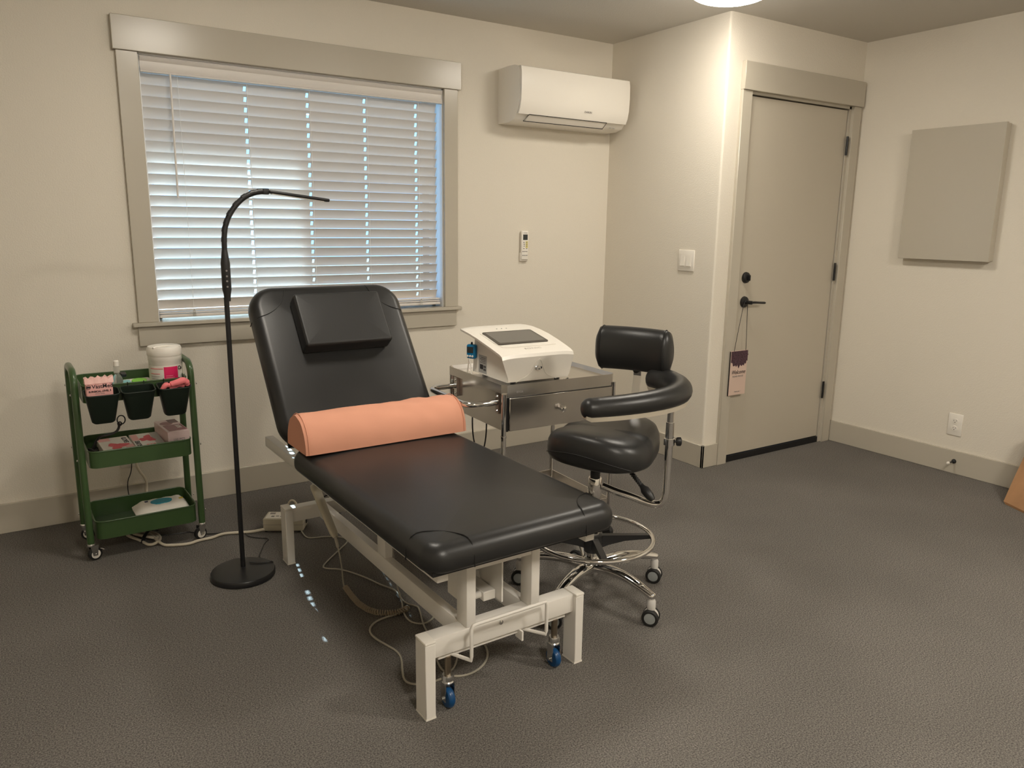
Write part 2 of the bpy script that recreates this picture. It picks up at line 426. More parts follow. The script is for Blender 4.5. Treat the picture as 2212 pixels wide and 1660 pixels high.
for k in range(nsl):
    zc = zt-k*pitch_s
    if zc < .955: break
    for i in range(len(xs_edges)-1):
        hole = (i % 2 == 1) and i > 1
        spans = [(0, 5)] if not hole else [(0, 2), (3, 5)]
        for a, b_ in spans:
            x0, x1 = xs_edges[i], xs_edges[i+1]
            tt = ts[a:b_+1]
            V = []; F = []; n_ = len(tt)
            for x in (x0, x1):
                for sd in (0, 1):
                    for t in tt: V.append(slat_pt(x, t, zc, sd))
            for q in range(n_-1):
                F += [(q, q+1, 2*n_+q+1, 2*n_+q), (n_+q, 3*n_+q, 3*n_+q+1, n_+q+1)]
            F += [(0, 2*n_, 3*n_, n_), (n_-1, 2*n_-1, 4*n_-1, 3*n_-1)]
            if i == 0: F.append(tuple(range(n_))+tuple(range(2*n_-1, n_-1, -1)))
            if i == len(xs_edges)-2: F.append(tuple(range(2*n_, 3*n_))+tuple(range(4*n_-1, 3*n_-1, -1)))
            sl._add(V, F)
obj('slats', sl, m_slat, bl, True)
br = MB(); br.box(SX0, SX1+.012, .010, .056, .907, .922, .003).box(SX0, SX1+.012, .014, .054, .925, .932, .002).box(SX0, SX1+.012, .016, .05, .935, .944, .002)
obj('bottom_rail', br, m_slat, bl)
for cx in cordx:
    c_ = MB(); c_.tube([(cx+.004, .008, 2.0), (cx+.005, .006, 1.5), (cx+.004, .007, .94)], .0009, n=6)
    c_.tube([(cx-.0045, .058, 2.0), (cx-.0045, .060, .93)], .0008, n=6)
    obj('ladder_cord', c_, m_white2, bl)
for cx in (-2.515, -1.322):
    obj('cord_tassel', MB().lathe([(.001, .03), (.005, .024), (.007, 0), (.006, -.004), (0, -.004)], (cx+.004, -.004, .915)), m_clear, bl)
wd = MB(); wd.cyl((-2.544, -.012, 1.99), (-2.549, -.014, 1.455), .0045, n=8); wd.tube([(-2.544, -.012, 1.99), (-2.544, .0, 2.0)], .002)
obj('tilt_wand', wd, m_slat, bl)

# ------------------------------------------------------------------ ceiling lights
def ceiling_light(x, y, label, dmat=None):
    t = thing('ceiling_light', label, 'ceiling light', (x, y, H), 'flush dome ceiling lights')
    R = .185
    obj('rim', MB().lathe([(R+.012, 0), (R+.022, -.012), (R+.022, -.034), (R+.008, -.040), (R+.002, -.030), (R, 0)], (x, y, H)), m_nickel, t)
    dm = [(R+.004, -.034)]
    for k in range(1, 13):
        a = PI/2*k/12; dm.append(((R+.004)*max(math.cos(a), 0)**.8+.0005, -.034-.058*math.sin(a)))
    obj('dome', MB().lathe(dm, (x, y, H), n=40), dmat or m_dome, t)
ceiling_light(-.386, -1.27, 'lit white dome ceiling light near the door, cut off by the top of the photo')
ceiling_light(-2.40, -1.38, 'lit dome ceiling light above the black treatment table, nearer the window')
ceiling_light(-2.60, -4.25, 'lit dome ceiling light on the camera side, left of the room', m_dome2)
ceiling_light(-.42, -3.80, 'lit dome ceiling light on the camera side, toward the right wall', m_dome2)

# ------------------------------------------------------------------ wall fixtures
ac = thing('air_conditioner', 'white wall-mounted split air conditioner above the window wall corner', 'air conditioner', (-.44, 0, 2.07))
X0, X1 = -.828, -.052
side = [(0, 2.213), (-.10, 2.216), (-.165, 2.213), (-.200, 2.203), (-.214, 2.18), (-.217, 2.10), (-.214, 2.03), (-.200, 1.975), (-.165, 1.935), (-.11, 1.921), (0, 1.921)]
obj('body', MB().prism(side, X0, X1, 'x'), m_devw, ac, autos=35)
fp = [(-.208, 2.206), (-.224, 2.200), (-.230, 2.17), (-.232, 2.10), (-.228, 2.03), (-.218, 1.985), (-.203, 1.958), (-.196, 1.962), (-.21, 2.0), (-.218, 2.10), (-.215, 2.18)]
obj('front_panel', MB().prism(fp, X0+.004, X1-.004, 'x'), m_devw, ac, autos=35)
lou = [(-.200, 1.957), (-.166, 1.928), (-.160, 1.931), (-.194, 1.962)]
obj('louver', MB().prism(lou, X0+.075, X1-.155, 'x'), m_grey if False else m_whitepl, ac)
ln = MB(); ln.tube([(X0+.074, -.2025, 1.957), (X0+.060, -.165, 1.9265), (X1-.150, -.165, 1.9265), (X1-.150, -.2025, 1.957), (X0+.074, -.2035, 1.9585)], .0022, n=6)
obj('louver_gap', ln, m_black, ac)
text('lettering', 'DAIKIN', .016, frame((-.36, -.2245, 2.000), (1, 0, 0), (0, .22, 1)), m_greyink, ac, shear=.3)
ind = MB()
for q, x in enumerate((X1-.10, X1-.075)): ind.box(x, x+.016, -.170, -.167, 1.934, 1.9365)
obj('indicator', ind, m_grey, ac)

rc_ = thing('remote_control', 'white remote control with small screen in a holder on the wall', 'remote', (-.640, 0, 1.235))
obj('body', MB().box(-.664, -.616, -.026, -.006, 1.155, 1.325, .006, 3), m_devw, rc_)
obj('cradle', MB().box(-.667, -.613, -.018, 0, 1.146, 1.20, .006, 3), m_whitepl, rc_)
obj('screen', MB().box(-.656, -.624, -.0268, -.0255, 1.272, 1.304), m_lcd, rc_, False)
text('lettering', 'DAIKIN', .008, frame((-.640, -.0262, 1.312), (1, 0, 0), (0, 0, 1)), m_greyink, rc_)
obj('yellow_panel', MB().box(-.637, -.622, -.0267, -.0255, 1.225, 1.265), m_yellow if False else mat('pale yellow', (.70, .62, .22), .5), rc_, False)
for zz, xs in ((1.258, (-.650, -.630)), (1.247, (-.648, -.630)), (1.236, (-.648, -.630)), (1.222, (-.650, -.630)), (1.205, (-.655, -.642, -.630)), (1.182, (-.655, -.642, -.629))):
    for x in xs: obj('button', MB().box(x-.004, x+.004, -.0278, -.026, zz-.0022, zz+.0022), m_greyink, rc_, False)

sp = thing('light_switch', 'white double rocker light switch plate on the jog wall beside the door', 'light switch', (0, -.724, 1.174))
obj('plate', MB().box(-.007, 0, -.784, -.664, 1.115, 1.233, .003, 2), m_whitepl, sp)
for yc in (-.746, -.699):
    obj('rocker', MB().prism([(-.0068, 1.207), (-.0095, 1.175), (-.0125, 1.144), (-.0065, 1.142)], yc-.016, yc+.016, 'y', M=None), m_whitepl, sp, False)

def outlet(cx, cy, cz, face, label, name='wall_outlet'):
    t = thing(name, label, 'outlet', (cx, cy, cz))
    def M(): 
        return Matrix.Translation((cx, cy, cz)) @ (Matrix.Rotation(0, 4, 'Z') if face == 'y' else Matrix.Rotation(-PI/2, 4, 'Z'))
    mm = M()
    obj('plate', MB().box(-.040, .040, -.006, 0, -.063, .063, .003, 2, M=mm), m_whitepl, t)
    for dz in (.021, -.021):
        obj('socket', MB().prism(ov(0, dz, .0165, .0150, 16), -.009, -.005, 'y', M=mm), m_whitepl, t)
        sl_ = MB()
        sl_.box(-.0075, -.0055, -.0098, -.0088, dz-.001, dz+.007, M=mm); sl_.box(.0055, .0075, -.0098, -.0088, dz, dz+.006, M=mm)
        sl_.prism(ov(0, dz-.007, .0024, .0024, 10), -.0098, -.0088, 'y', M=mm)
        obj('slots', sl_, m_black, t, False)
    return t
outlet(B, -1.717, .280, 'x', 'white duplex wall outlet low on the right wall above the door stop')
outlet(-2.844, 0, .281, 'y', 'white wall outlet behind the green trolley, cables plugged in')

ds = thing('door_stop', 'black door stop with white rubber tip sticking out of the right baseboard', 'door stop', (B-bt, -1.743, .072))
obj('base', MB().lathe([(0, 0), (.013, 0), (.013, .004), (.008, .012), (.005, .014), (0, .014)], (B-bt, -1.743, .072), (-1, 0, 0)), m_black, ds)
st = MB(); st.cyl((B-bt-.01, -1.743, .072), (B-bt-.06, -1.743, .072), .0042)
obj('rod', st, m_black, ds)
obj('rubber_tip', MB().lathe([(0, 0), (.007, 0), (.008, .010), (.005, .016), (0, .016)], (B-bt-.056, -1.743, .072), (-1, 0, 0)), m_whitepl, ds)

wp = thing('wall_panel', 'plain beige rectangular panel mounted on the right wall', 'panel', (B, -1.57, 1.56))
px = B
obj('face_board', MB().box(px-.056, px-.036, -1.798, -1.298, 1.195, 1.907, .0015, 1), m_trim, wp)
obj('back_frame', MB().box(px-.0335, px, -1.794, -1.302, 1.199, 1.903, .001, 1), m_trim, wp)

# ------------------------------------------------------------------ door hanger
dh = thing('door_hanger_sign', 'pink card sign hanging by a black cord from the door lever', 'sign', (.235, cas-.03, .67))
yc = cas-.030
card = MB().box(.160, .298, yc, yc+.004, .412, .670)
obj('card', card, m_tag, dh, False)
obj('card_edge', MB().box(.1575, .160, yc+.001, yc+.006, .410, .668), m_black, dh, False)
lace = [(.163, .668), (.300, .668), (.300, .650), (.305, .643), (.300, .637), (.300, .605)]
zz = [(.292, .608), (.289, .590), (.277, .593), (.272, .580), (.262, .586), (.253, .578), (.241, .588), (.229, .566), (.217, .588), (.207, .577), (.199, .588), (.190, .582), (.181, .584), (.177, .600), (.163, .605)]
obj('lace_print', MB().prism(lace+zz, yc-.0012, yc+.0002, 'y'), m_purple, dh, False)
text('lettering', 'Welcome', .034, frame((.229, yc-.0008, .545), (1, 0, 0), (0, 0, 1)), m_ink, dh, shear=.35, sx=.86)
text('lettering', 'PLEASE KNOCK', .0135, frame((.229, yc-.0008, .521), (1, 0, 0), (0, 0, 1)), m_greyink, dh, sx=.95)
text('lettering', '~ thank you ~', .011, frame((.229, yc-.0008, .432), (1, 0, 0), (0, 0, 1)), m_greyink, dh)
obj('cord', MB().tube([(.183, yc+.001, .660), (.205, yc-.002, .80), (.232, cas-.030, .925), (.248, cas-.030, .957), (.262, cas-.030, .952), (.266, cas-.030, .93), (.272, yc-.002, .80), (.282, yc+.001, .662)], .0016, n=6), m_black, dh)

# ------------------------------------------------------------------ paper bag at the right edge
bg_ = MB()
p0 = Vector((.893, -2.140, 0)); dirx = Vector((-.064, -.125, 0)).normalized(); dn = Vector((-dirx.y, dirx.x, 0)).normalized()*1.0
if dn.x < 0: dn = -dn
wv = dirx*.34; dv = dn*.17
def bp_(a, c, z, lean=0): return p0 + wv*a + dv*c + Vector((lean, 0, z))
rg = []
for z, ins, ln_ in ((0.012, 0, 0), (.0, .02, 0)):
    pass
for z, i0, lx in ((0.0, .03, 0), (.012, 0.0, 0), (.12, .03, .045), (.25, .08, .095), (.42, .12, .16)):
    rg.append([bp_(i0, i0*.5, z, lx), bp_(1-i0, i0*.5, z, lx), bp_(1-i0, 1-i0*.5, z, lx), bp_(i0, 1-i0*.5, z, lx)])
bgm = MB(); bgm.rings(rg)
pb = single('paper_bag', bgm, m_kraft, 'brown paper bag standing on the carpet at the right edge', 'bag', smooth=False)

# ------------------------------------------------------------------ treatment table
tb = thing('treatment_table', 'black padded treatment table with raised back on a white metal frame', 'treatment table', (-2.173, -1.60, 0))
def leg(x0, x1, y0, y1):
    m_ = MB().box(x0, x1, y0, y1, 0.004, .230, .002, 1)
    l = obj('leg', m_, m_white, tb)
    obj('end_cap', MB().box(x0-.001, x1+.001, y0-.001, y1+.001, .230, .2385, .003, 2), m_whitepl, l)
    obj('foot_cap', MB().box(x0-.0005, x1+.0005, y0-.0005, y1+.0005, 0, .005), m_whitepl, l, False)
leg(-2.453, -2.421, -2.201, -2.139); leg(-1.922, -1.891, -2.201, -2.139)
leg(-2.453, -2.421, -.993, -.931); leg(-1.922, -1.891, -.993, -.931)
bf = MB()
bf.box(-2.421, -1.922, -2.186, -2.132, .175, .2345, .003, 2)
bf.box(-2.421, -1.922, -.985, -.940, .175, .2345, .003, 2)
bf.box(-2.310, -2.280, -2.132, -.985, .175, .2345, .003, 2); bf.box(-2.085, -2.055, -2.132, -.985, .175, .2345, .003, 2)
bf.box(-2.40, -1.945, -2.176, -2.150, .160, .175, .001, 1)
obj('base_frame', bf, m_white, tb)
for x0, x1, y0, y1 in ((-2.312, -2.281, -2.1855, -2.127), (-2.086, -2.055, -2.1855, -2.127), (-2.310, -2.281, -1.63, -1.565), (-2.085, -2.055, -1.63, -1.565)):
    obj('upright', MB().box(x0, x1, y0, y1, .2345, .440, .003, 2), m_white, tb)
wl = MB(); wl.tube([(-2.320, -2.126, .2355), (-2.320, -2.186, .2355)], .003, n=6)
uf = MB()
uf.box(-2.282, -2.085, -2.182, -2.150, .405, .440, .003, 2)
uf.box(-2.440, -2.405, -2.247, -.718, .432, .474, .003, 2); uf.box(-1.932, -1.897, -2.247, -.718, .432, .474, .003, 2)
uf.box(-2.405, -1.932, -2.20, -2.165, .440, .474); uf.box(-2.405, -1.932, -1.26, -1.225, .440, .474); uf.box(-2.405, -1.932, -1.63, -1.595, .440, .474)
obj('upper_frame', uf, m_white, tb)
# lift linkage and actuator
lk = MB()
lk.box(-2.262, -2.257, -2.125, -2.06, .262, .44); lk.box(-2.165, -2.160, -2.125, -2.02, .265, .44)
lk.prism([(-2.15, .44), (-2.02, .44), (-2.02, .30), (-2.075, .262), (-2.15, .262)], -2.170, -2.165, 'x')
lk.box(-2.268, -2.258, -2.11, -2.075, .258, .29)
lk.cyl((-2.275, -2.098, .278), (-2.205, -2.098, .278), .011)
lk.box(-2.215, -2.172, -2.120, -1.75, .262, .292, .002, 1)
lk.box(-2.262, -2.254, -2.045, -1.985, .25, .40)
obj('lift_linkage', lk, m_white, tb)
pc = MB(); pc.lathe([(0, 0), (.012, 0), (.012, .005), (.006, .007), (0, .007)], (-2.277, -2.098, .278), (-1, 0, 0))
obj('pivot_bolt', pc, m_zinc, tb)
mo = MB(); mo.cyl((-2.20, -2.02, .35), (-2.20, -1.45, .33), .032); mo.box(-2.25, -2.15, -1.60, -1.40, .27, .38, .01)
mo.cyl((-2.285, -2.02, .365), (-2.20, -2.02, .365), .014)
obj('actuator', mo, m_grey, tb)
pv = MB(); pv.lathe([(0, 0), (.018, 0), (.018, .02), (.012, .024), (0, .024)], (-2.275, -2.02, .365), (-1, 0, 0)); obj('pivot_knob', pv, m_zinc, tb)
sc = MB(); sc.lathe([(0, 0), (.0075, 0), (.007, .003), (0, .005)], (-2.195, -2.186, .221), (0, -1, 0)); obj('bolt', sc, m_chrome, tb)
hp = MB()
hp.tube([(-2.36, -2.165, .165), (-2.326, -2.236, .165), (-2.326, -2.236, .178), (-2.326, -2.236, .262), (-2.32, -2.236, .270), (-2.31, -2.236, .272), (-2.085, -2.236, .272), (-2.068, -2.236, .272), (-2.064, -2.236, .262), (-2.064, -2.236, .176), (-2.064, -2.236, .165), (-2.11, -2.165, .165)], .0055, n=10)
obj('foot_bar', hp, m_white, tb)
obj('lever_tab', MB().box(-2.128, -2.122, -2.20, -2.165, .145, .175), m_white, tb, False)
for cx in (-2.367, -1.984):
    cy = -2.172
    c_ = MB(); c_.cyl((cx, cy, .098), (cx, cy, .162), .010)
    cs = obj('caster', c_, m_brass, tb)
    c_ = MB(); c_.lathe([(0, .104), (.016, .104), (.018, .098), (.018, .088), (.015, .086), (.018, .082), (.016, .078), (0, .078)], (cx, cy, 0))
    c_.box(cx-.016, cx-.0135, cy-.014, cy+.014, .024, .080); c_.box(cx+.0135, cx+.016, cy-.014, cy+.014, .024, .080)
    c_.cyl((cx-.021, cy, .031), (cx+.021, cy, .031), .005)
    obj('fork', c_, m_zinc, cs)
    obj('wheel', MB().lathe([(0, -.011), (.020, -.011), (.027, -.010), (.031, -.005), (.031, .005), (.027, .010), (.020, .011), (0, .011)], (cx, cy, .031), (1, 0, 0)), m_blue, cs)
# cushions
QX0, QX1 = -2.493, -1.843
seat = obj('seat_cushion', MB().pad(QX0, QX1, -2.305, -1.205, .478, .556, .065, .022, crown=.008, top_r=.045), m_vinyl, tb, autos=60)
obj('seat_board', MB().box(-2.47, -1.866, -2.28, -1.23, .470, .482), m_black, tb, False)
def corner_seam(cx, cy, sx, sy, zt_, M=None, R=.135):
    p = []
    for k in range(15):
        a = PI/2*k/14
        x = cx+sx*R*math.cos(a); y = cy+sy*R*math.sin(a)
        ex = abs(x-cx); ey = abs(y-cy); e = min(ex, ey)
        r = .045; dz = 0 if e > r else r-math.sqrt(max(r*r-(r-e)**2, 0))
        p.append((x, y, zt_-dz+.0005))
    a_, b_ = p[0], p[-1]
    p = [(a_[0], a_[1]-sy*.0004, a_[2]-.030), (a_[0], a_[1]-sy*.0004, a_[2]-.012)]+p+[(b_[0]-sx*.0004, b_[1], b_[2]-.012), (b_[0]-sx*.0004, b_[1], b_[2]-.030)]
    return MB().tube([(M @ Vector(q)) if M else q for q in p], .0017, n=6)
obj('seam', corner_seam(QX0, -2.305, 1, 1, .5575), m_seam, seat)
obj('seam', corner_seam(QX1, -2.305, -1, 1, .5575), m_seam, seat)
dv_, nv_ = Vector((0, .604, .797)), Vector((0, -.797, .604))
MBk = Matrix(((1, 0, 0, 0), (0, dv_.y, nv_.y, 0), (0, dv_.z, nv_.z, 0), (0, 0, 0, 1)))
back = obj('backrest_cushion', MB().pad(QX0, -1.838, -.272, .432, 1.195, 1.276, .105, .022, crown=.007, top_r=.042, n=10, M=MBk), m_vinyl, tb, autos=60)
obj('backrest_board', MB().box(-2.46, -1.87, -.25, .40, 1.187, 1.197, M=MBk), m_black, tb, False)
obj('seam', corner_seam(QX0, .432, 1, -1, 1.2775, MBk, .15), m_seam, back)
obj('seam', corner_seam(-1.838, .432, -1, -1, 1.2775, MBk, .15), m_seam, back)
bs = MB()
for x in (-2.40, -1.95): bs.tube([(x, -1.18, .45), (x, -.62, .80)], .012, n=4)
bs.tube([(-2.17, -1.55, .36), (-2.17, -.90, .68)], .016)
obj('backrest_support', bs, m_white, tb)
# mains lead drop from controller hook
obj('hook', MB().tube([(-2.405, -1.10, .43), (-2.36, -1.09, .395), (-2.345, -1.095, .37)], .003, n=6), m_zinc, tb)

# head pillow and bolster
pl_ = thing('head_pillow', 'small square black pillow resting on the raised backrest', 'pillow', (-2.155, -.90, .95))
pw = obj('cushion', MB().pad(-2.343, -1.976, .098, .336, 1.2845, 1.354, .012, .008, crown=.004, top_r=.012, M=MBk), m_vinyl2, pl_, autos=60)
for xx in (-2.337, -1.982):
    obj('seam', MB().tube([MBk @ Vector((xx, .108, 1.3515)), MBk @ Vector((xx, .328, 1.3515))], .0014, n=6), m_greyink if False else m_seam, pw)
bo = MB()
rings_ = []
NX = 60
for i in range(NX+1):
    x = -2.488+(.648)*i/NX
    e = min(i, NX-i)
    k = {0: .955, 1: .985}.get(e, 1.0)
    rg = []
    pts = []
    for q in range(25):
        a = PI*q/24
        yy = -1.282-.104*math.cos(a)*k
        zz_ = .567+(.128*math.sin(a)**.9 if math.sin(a) > 0 else 0)*k
        zz_ += .0022*math.sin(x*60+a*5)*math.sin(a)*math.exp(-((x+1.98)/.12)**2)*1.6 + .0016*math.sin(x*23+a*9)*math.sin(a)
        pts.append(Vector((x, yy, zz_)))
    for q in range(1, 6):
        pts.append(Vector((x, -1.282+.104*k-.208*k*q/6, .5665)))
    rings_.append(pts)
bo.rings(rings_)
bol = thing('bolster', 'half-round salmon cloth bolster lying across the seat of the table', 'bolster', (-2.164, -1.258, .566))
cov = obj('cover', bo, m_bolster, bol, autos=50)
for x, k in ((-2.4775, 1.0), (-1.8505, 1.0)):
    p = [(x, -1.282-.1045*math.cos(PI*q/24), .568+.1285*max(0, math.sin(PI*q/24))**.9) for q in range(25)]
    obj('piping', MB().tube(p, .0014, n=6), m_bolster, cov)

# ------------------------------------------------------------------ treatment table electrics
hc = thing('hand_controller', 'beige hand controller with curly cord hanging beside the treatment table', 'controller', (-2.36, -1.2, .3))
pts = [(-2.355, -1.075, .352), (-2.358, -1.11, .335), (-2.362, -1.18, .298), (-2.366, -1.25, .262), (-2.370, -1.33, .222)]
hcb = MB()
P = [Vector(p) for p in pts]
def tl(t):
    i = min(int(t*(len(P)-1)), len(P)-2); f_ = t*(len(P)-1)-i; return P[i].lerp(P[i+1], f_)
rgs = []
for k in range(17):
    t = k/16; c0 = tl(t); rad = .0205*min(1, math.sqrt(max(0.03, 1-(1-min(t*6, 1))**2)))*(1-.25*t); 
    if k == 16: rad = .010
    q = Vector((-.02, -.25, -.13)).to_track_quat('Z', 'X')
    rgs.append([c0+q @ Vector((rad*.62*math.cos(2*PI*j/16), rad*math.sin(2*PI*j/16), 0)) for j in range(16)])
hcb.rings(rgs)
obj('handset', hcb, m_beige, hc)
obj('strain_relief', MB().tube([(-2.370, -1.325, .225), (-2.371, -1.345, .205), (-2.370, -1.352, .19)], .006, n=10), m_greycab, hc)
dr = [(-2.370, -1.350, .192), (-2.366, -1.362, .15), (-2.352, -1.34, .09), (-2.345, -1.325, .04), (-2.338, -1.318, .012)]
obj('cord', MB().tube(dr, .0028, n=8, smooth=2), m_greycab, hc)
coilp = [(-2.336, -1.324, .012), (-2.343, -1.399, .012), (-2.346, -1.472, .012), (-2.336, -1.531, .012), (-2.317, -1.571, .012), (-2.288, -1.595, .012), (-2.254, -1.611, .012), (-2.23, -1.608, .012), (-2.210, -1.600, .012)]
def helix(path, turns, R, r, n=6):
    Pp = [Vector(p) for p in path]; L = [0]
    for a, b2 in zip(Pp, Pp[1:]): L.append(L[-1]+(b2-a).length)
    out = []; N = turns*12
    for k in range(N+1):
        d_ = L[-1]*k/N; i = 0
        while i < len(L)-2 and L[i+1] < d_: i += 1
        f_ = (d_-L[i])/(L[i+1]-L[i]); c0 = Pp[i].lerp(Pp[i+1], f_); t = (Pp[i+1]-Pp[i]).normalized()
        u = t.cross(Vector((0, 0, 1))).normalized(); v = t.cross(u)
        a = 2*PI*turns*k/N
        out.append(c0+u*R*math.cos(a)+v*R*math.sin(a))
    return MB().tube(out, r, n=n)
obj('coiled_cord', helix(coilp, 42, .0085, .0024), m_coil, hc)
g = lambda L, z=.004: [(x, y, z) for x, y in L]
obj('cord', MB().tube(g([(-2.210, -1.600), (-2.26, -1.607), (-2.306, -1.606), (-2.346, -1.615), (-2.378, -1.643), (-2.392, -1.681), (-2.388, -1.729), (-2.374, -1.782), (-2.364, -1.823), (-2.367, -1.868), (-2.402, -1.945), (-2.418, -1.989), (-2.409, -2.020), (-2.37, -2.045), (-2.338, -2.045), (-2.316, -2.044), (-2.29, -2.046), (-2.248, -2.072), (-2.19, -2.064), (-2.138, -2.027), (-2.105, -1.97), (-2.102, -1.926), (-2.14, -1.86)]), .0034, n=8, smooth=2), m_greycab, hc)

pb_ = thing('power_box', 'beige electrical control box with printed label on the carpet behind the table leg', 'control box', (-2.37, -.66, 0))
cth = math.radians(0)
x0, y0 = -2.435, -.578
Mx = Matrix.Translation((-2.430, -.600, 0)) @ Matrix.Rotation(math.radians(-32), 4, 'Z')
Lb, Wb = .178, .095
obj('case', MB().box(0, Lb, 0, Wb, .006, .062, .003, 2, M=Mx), m_beige, pb_)
obj('seam_line', MB().box(-.0006, Lb+.0006, -.0006, Wb+.0006, .0345, .0358, M=Mx), m_greyink, pb_, False)
obj('label_sheet', MB().box(.008, Lb-.010, .010, Wb-.010, .062, .0628, M=Mx), m_paper, pb_, False)
lp = MB(); lp.box(.016, .040, .060, .078, .0628, .0632, M=Mx); 
for q in range(5): lp.box(.03+.02*q, .044+.02*q, .025+.006*(q % 2), .04, .0628, .0632, M=Mx)
obj('label_print', lp, m_greyink, pb_, False)
obj('warning_print', MB().box(.09, .12, .058, .078, .0628, .0632, M=Mx), m_rose, pb_, False)
for a, c_ in ((.01, .01), (Lb-.01, .01), (.01, Wb-.01), (Lb-.01, Wb-.01)):
    obj('foot', MB().cyl(Mx @ Vector((a, c_, 0)), Mx @ Vector((a, c_, .007)), .006), m_rubber, pb_)
obj('socket', MB().box(Lb, Lb+.004, .055, .075, .022, .050, M=Mx), m_black, pb_, False)
lps = MB(); lps.tube([Mx @ Vector(q) for q in ((.06, Wb, .035), (.07, Wb+.03, .05), (.09, Wb+.04, .105), (.12, Wb+.03, .10), (.14, Wb+.01, .05), (.15, Wb, .03))], .0045, smooth=2)
obj('cable_loop', lps, m_beigecab, pb_)
lps = MB(); lps.tube([Mx @ Vector(q) for q in ((Lb, .065, .036), (Lb+.03, .075, .06), (Lb+.07, .13, .13), (Lb+.12, .14, .12), (Lb+.15, .10, .05), (Lb+.16, .06, .006))], .004, smooth=2)
obj('black_lead', lps, m_black, pb_)
single('controller_cable', MB().tube([(-2.29, -.66, .03), (-2.285, -.687, .004), (-2.293, -.763, .004), (-2.276, -.789, .004), (-2.212, -.804, .004), (-2.158, -.846, .004), (-2.146, -.889, .004), (-2.163, -.919, .004), (-2.21, -.963, .004), (-2.308, -1.056, .004), (-2.340, -1.093, .004), (-2.331, -1.118, .004), (-2.285, -1.151, .004), (-2.246, -1.236, .004), (-2.224, -1.299, .004), (-2.207, -1.37, .004), (-2.179, -1.434, .004), (-2.189, -1.495, .004), (-2.195, -1.546, .004), (-2.172, -1.592, .004), (-2.168, -1.604, .004), (-2.194, -1.677, .004), (-2.212, -1.723, .004), (-2.225, -1.78, .004), (-2.25, -1.86, .004), (-2.275, -1.93, .004), (-2.293, -1.99, .004), (-2.290, -2.022, .004), (-2.265, -2.022, .004), (-2.234, -1.99, .004), (-2.189, -1.93, .004), (-2.17, -1.86, .02), (-2.19, -1.78, .12)], .0030, n=8, smooth=2), m_greycab, 'thin grey cable wandering over the carpet under the treatment table', 'cable')
single('motor_cable', MB().tube([(-2.20, -1.45, .26), (-2.185, -1.44, .12), (-2.178, -1.445, .02), (-2.193, -1.516, .004), (-2.235, -1.612, .008), (-2.244, -1.676, .004), (-2.22, -1.715, .004), (-2.191, -1.719, .004), (-2.157, -1.70, .004), (-2.13, -1.66, .004)], .0030, n=8, smooth=2), m_greycab, 'short grey cable dropping from the table motor past the side rail', 'cable')

# ------------------------------------------------------------------ floor lamp
fl = thing('floor_lamp', 'slim black gooseneck floor lamp with round base beside the table', 'floor lamp', (-2.624, -.995, 0))
bx, by = -2.628, -.995
obj('base', MB().lathe([(0, 0), (.118, 0), (.122, .004), (.122, .020), (.119, .0245), (.10, .0262), (0, .027)], (bx, by, 0), n=56), m_black, fl)
px_, py_ = -2.621, -.965
obj('pole', MB().cyl((px_, py_, .024), (px_, py_, 1.09), .0093, n=18), m_black, fl)
Y0 = -.965
grip = MB().lathe([(0, 1.075), (.0115, 1.076), (.0125, 1.10), (.0165, 1.118), (.0165, 1.215), (.0135, 1.235), (.010, 1.262), (0, 1.262)], (px_+.004, Y0, 0), n=20)
obj('control_grip', grip, m_blackpl, fl)
bt_ = MB()
for z in (1.130, 1.150, 1.168, 1.188): bt_.lathe([(0, 0), (.0035, 0), (.0035, .0015), (0, .0015)], (px_+.0035, Y0-.0160, z), (0, -1, 0), n=10)
obj('button', bt_, m_greyink, fl)
gp = [(-2.617, Y0, 1.255), (-2.616, Y0, 1.30), (-2.612, Y0, 1.335), (-2.604, Y0, 1.362), (-2.590, Y0, 1.392), (-2.566, Y0, 1.425), (-2.536, Y0, 1.452), (-2.505, Y0, 1.467), (-2.478, Y0, 1.473), (-2.462, Y0, 1.473)]
gm = MB().tube(gp, .0098, n=12, smooth=2)
obj('gooseneck', gm, m_blackpl, fl)
rb = MB()
Pq = [Vector(p) for p in gp]
for i in range(1, len(Pq)-1):
    t = (Pq[i+1]-Pq[i-1]).normalized(); rb.cyl(Pq[i]-t*.009, Pq[i]+t*.009, .0108, .0100)
obj('neck_ring', rb, m_blackpl, fl)
obj('head_joint', MB().box(-2.470, -2.446, Y0-.011, Y0+.011, 1.463, 1.485, .004), m_blackpl, fl)
MH = Matrix.Translation((-2.448, Y0, 1.474)) @ Matrix.Rotation(math.radians(6.5), 4, 'Y')
head = obj('lamp_head', MB().box(0, .232, -.018, .018, -.006, .006, .005, 3, M=MH), m_blackpl, fl)
obj('diffuser', MB().box(.012, .21, -.014, .014, -.0078, -.0055, M=MH), m_whitepl, head, False)
single('lamp_cable', MB().tube([(-2.589, -.95, .030), (-2.581, -.955, .0295), (-2.560, -.970, .0290), (-2.535, -.980, .0290), (-2.508, -.985, .030), (-2.500, -.97, .01), (-2.515, -.90, .004), (-2.528, -.859, .004), (-2.493, -.789, .004), (-2.470, -.737, .004), (-2.426, -.693, .004), (-2.473, -.660, .004), (-2.506, -.616, .004), (-2.502, -.555, .004), (-2.56, -.52, .004), (-2.626, -.508, .004), (-2.677, -.470, .004), (-2.709, -.425, .004), (-2.737, -.422, .004), (-2.788, -.413, .004), (-2.822, -.401, .004), (-2.87, -.36, .004), (-2.90, -.25, .004), (-2.89, -.10, .01), (-2.888, -.028, .07), (-2.893, -.024, .15), (-2.868, -.022, .20), (-2.862, -.02, .262)], .0022, n=7, smooth=2), m_black, 'thin black lamp cable running across the carpet to the outlet behind the trolley', 'cable')

